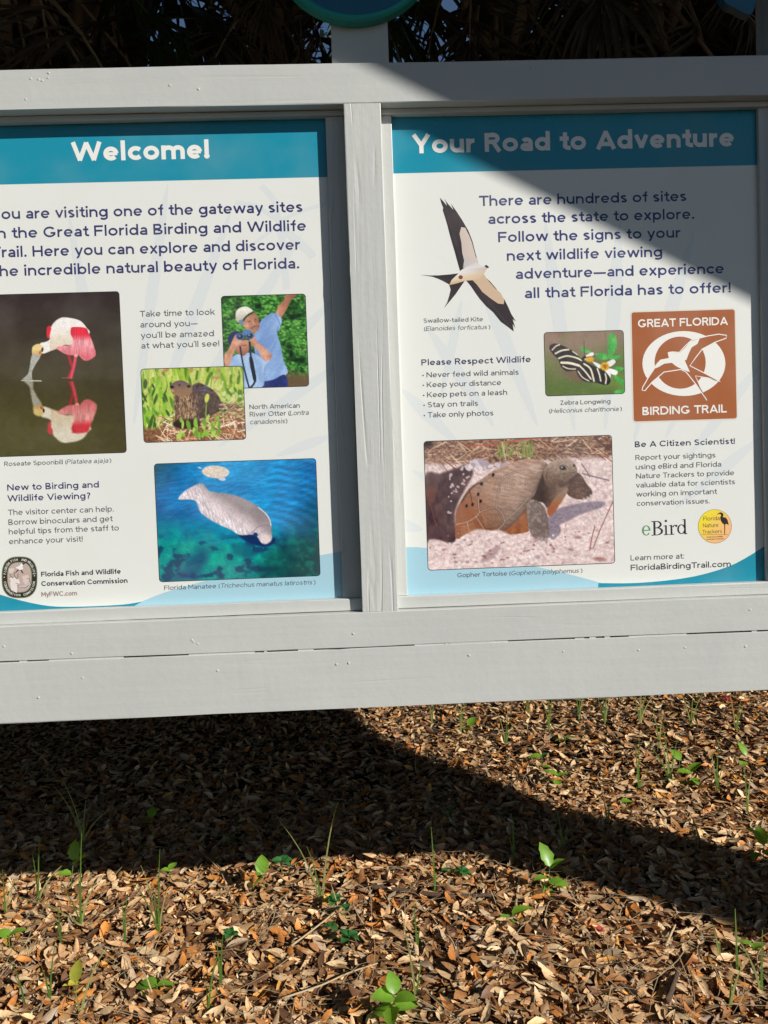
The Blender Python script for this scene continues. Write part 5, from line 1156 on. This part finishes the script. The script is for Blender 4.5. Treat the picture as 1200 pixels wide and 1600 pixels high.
def palm(x, y, H, nd, ng, label, boots=26):
    root = empty('palm_tree', (x,y,0), label=label, category='palm', group='palms behind the information board'); V, F = [], []
    tube(V, F, [(0,0,-.2),(.02,0,H*.3),(.05,.02,H*.6),(.03,.02,H+.3)], [.2,.165,.16,.19], 14, .06, R); link('trunk', mesh('trunk', V, F, M_PTR, smooth=True), root)
    for k in range(boots):
        o = link('leaf_base', BOOT, root); a = k*2.4; z = H-1.9+k*(2.0/boots); o.location = (.14*math.cos(a), .14*math.sin(a), z); o.rotation_euler = (0, R.uniform(-.1,.2), a)
    for k in range(nd):
        o = link('frond', FD[R.randrange(5)], root); a = R.uniform(0,6.28); o.location = (.15*math.cos(a), .15*math.sin(a), H-.1+R.uniform(-.5,.3)); o.rotation_euler = (R.uniform(-.4,.4), math.radians(R.uniform(42,84)), a); o.scale = (R.uniform(.8,1.15),)*3
    for k in range(ng):
        o = link('frond', FG[R.randrange(3)], root); a = k*2.399; o.location = (.1*math.cos(a), .1*math.sin(a), H+.25); o.rotation_euler = (R.uniform(-.2,.2), math.radians(38-100*(k/ng)**.8), a); o.scale = (R.uniform(1.0,1.3),)*3
palm(-2.75, 4.3, 5.9, 30, 22, 'leftmost palm of the row seen above the board, dark with hanging dead fronds')
palm(-2.45, 5.0, 6.3, 16, 12, 'palm with a ragged boot-covered trunk above the Welcome title')
palm(-.80, 5.4, 6.5, 17, 12, 'palm with long hanging fronds just left of the middle post')
palm(1.15, 4.5, 5.9, 18, 14, 'palm with a fanned dead skirt just right of the middle post')
palm(2.05, 4.0, 5.7, 32, 22, 'palm with broad brown leaf bases above the Adventure title', 34)
palm(3.0, 4.9, 6.2, 30, 20, 'rightmost palm of the row seen above the board')
M_BR2 = mat('far_bark', (.09,.07,.055), .9, .2); M_LV2 = mat('far_foliage', (.04,.07,.02), .55, .3)
def tree(x, y, h, r, n, label, seed):
    t = empty('broadleaf_tree', (x,y,0), label=label, category='tree', group='trees behind the palms'); V, F = [], []; rr = random.Random(seed)
    tube(V, F, [(0,0,-.2),(.1,0,h*.25),(-.05,.1,h*.5),(.1,0,h*.8)], [.24,.19,.15,.07], 9, .08, rr)
    for k in range(7):
        a = rr.uniform(0,6.28); z = h*rr.uniform(.3,.7); tube(V, F, [(0,0,z),(r*.35*math.cos(a),r*.35*math.sin(a),z+.5),(r*.8*math.cos(a),r*.8*math.sin(a),z+1.2)], [.08,.05,.02], 6)
    link('trunk', mesh('trunk', V, F, M_BR2, smooth=True), t)
    bl = [((r*.6*math.cos(k*1.3),r*.6*math.sin(k*1.3),h*(.42+.09*k) if h < 12 else h*(.46+.08*k)),(r*.62,r*.62,h*(.17 if h < 12 else .11)),1/7) for k in range(7)]; foliage(n, bl, (.06,.15) if h < 10 else (.14,.30), seed, 'crown', M_LV2, t)
tree(-6.2, 8.5, 9, 3.0, 4000, 'bushy tree behind the left palms', 1); tree(-1.8, 12.5, 10, 3.0, 900, 'bushy tree glimpsed between the left palms', 2); tree(3.4, 9.5, 9.5, 3.0, 4000, 'bushy tree behind the right palms', 3); tree(6.0, 8.0, 9, 3.2, 6000, 'bushy tree behind the far right palm', 4)

big = empty('broadleaf_tree', (-3.5,8.5,0), label='tall oak added behind the palms, its crown blocking the sky overhead', category='tree', group='trees behind the palms'); V, F = [], []  # tree added as a canopy to keep sky light off the ground
tube(V, F, [(0,0,-.3),(.1,0,2),(.3,-.3,5),(1.0,-1.2,7.5),(2.2,-2.6,9.0),(3.4,-4,9.6)], [.45,.36,.3,.24,.16,.08], 12, .06, R); tube(V, F, [(.3,-.3,5),(-1.2,-1.5,7.5),(-2.2,-3.5,9)], [.22,.15,.06], 9); tube(V, F, [(1.0,-1.2,7.5),(4,-2.5,9.2),(7.5,-3.8,9.6)], [.2,.14,.06], 9)
link('trunk', mesh('trunk', V, F, M_BARK, smooth=True), big)
foliage(27000, [((11,-7,9.0),(3.2,3.2,1.7),.14),((-3.2,-6.2,8.2),(2.8,3.4,1.8),.14),((3.0,-4.6,9.6),(3.6,3.8,1.7),.26),((-2.0,-4.2,9.4),(3.6,3.8,1.8),.24),((7.6,-4.2,9.5),(3.6,3.6,1.8),.22),((2.5,-7.4,9.8),(5.0,2.2,1.5),.16),((2,-1,10),(5,2.5,2),.12)], (.14,.30), 8, 'crown', M_LV2, big)

M_SHRUB = mat('shrub_leaf', (.035,.06,.02), .5, .3)
def shrub(x, y, r, h, seed, label):  # shrubs added round the sides and back to block low sky light
    t = empty('shrub', (x,y,0), label=label, category='shrub', group='added shrubs screening low sky light'); rr = random.Random(seed); V, F = [], []
    for k in range(6):
        a = rr.uniform(0,6.28); tube(V, F, [(0,0,-.1),(r*.25*math.cos(a),r*.25*math.sin(a),h*.35),(r*.6*math.cos(a),r*.6*math.sin(a),h*.8)], [.05,.035,.012], 6)
    link('stem', mesh('stem', V, F, M_BR2, smooth=True), t)
    foliage(3000, [((0,0,h*.3),(r,r,h*.3),.4),((r*.2,0,h*.6),(r*.9,r*.9,h*.3),.35),((-r*.15,.1,h*.85),(r*.7,r*.7,h*.25),.25)], (.10,.22), seed, 'crown', M_SHRUB, t)
for i, (x, y, r, h, lab) in enumerate(((-6.4,6.3,1.5,4.0,'dense dark shrub added behind the leftmost palm'),(-4.2,6.4,1.5,4.2,'dense shrub added between the two left palms and the wood'),(-2.0,6.8,1.4,4.0,'unseen shrub added behind the Welcome panel'),(.2,6.9,1.5,4.2,'shrub added behind the middle of the board'),(2.2,6.6,1.4,4.1,'shrub added behind the Adventure panel'),(4.4,6.5,1.5,4.2,'shrub added behind the rightmost palm'),(6.6,5.6,1.6,4.0,'shrub added at the right end of the glade'),
    (-5.8,4.0,1.5,4.4,'shrub added at the left rear corner of the glade'),(-5.9,1.4,1.5,4.6,'shrub added left of the board'),(-6.0,-1.2,1.5,4.4,'shrub added left of the viewer'),(-6.3,-3.9,1.6,4.4,'shrub added to the left behind the viewer'),(7.6,3.2,1.5,3.6,'shrub added right of the board'))):
    shrub(x, y, r, h, 40+i, lab)

tree(10.5, 3.2, 9, 3.0, 5000, 'round tree added off to the right of the board to block sky', 5); tree(-9.5, .5, 9, 3.2, 5000, 'round tree added off to the left of the board to block sky', 6); tree(-9.0, -6.0, 9, 3.2, 5000, 'round tree added to the left behind the viewer to block sky', 7)  # unseen trees added to cut sky light from the sides

tree(8.5, 7.5, 10, 3.2, 5000, 'round tree added behind the right end of the glade to block sky', 15)  # one more added tree, closing the open sky at right rear
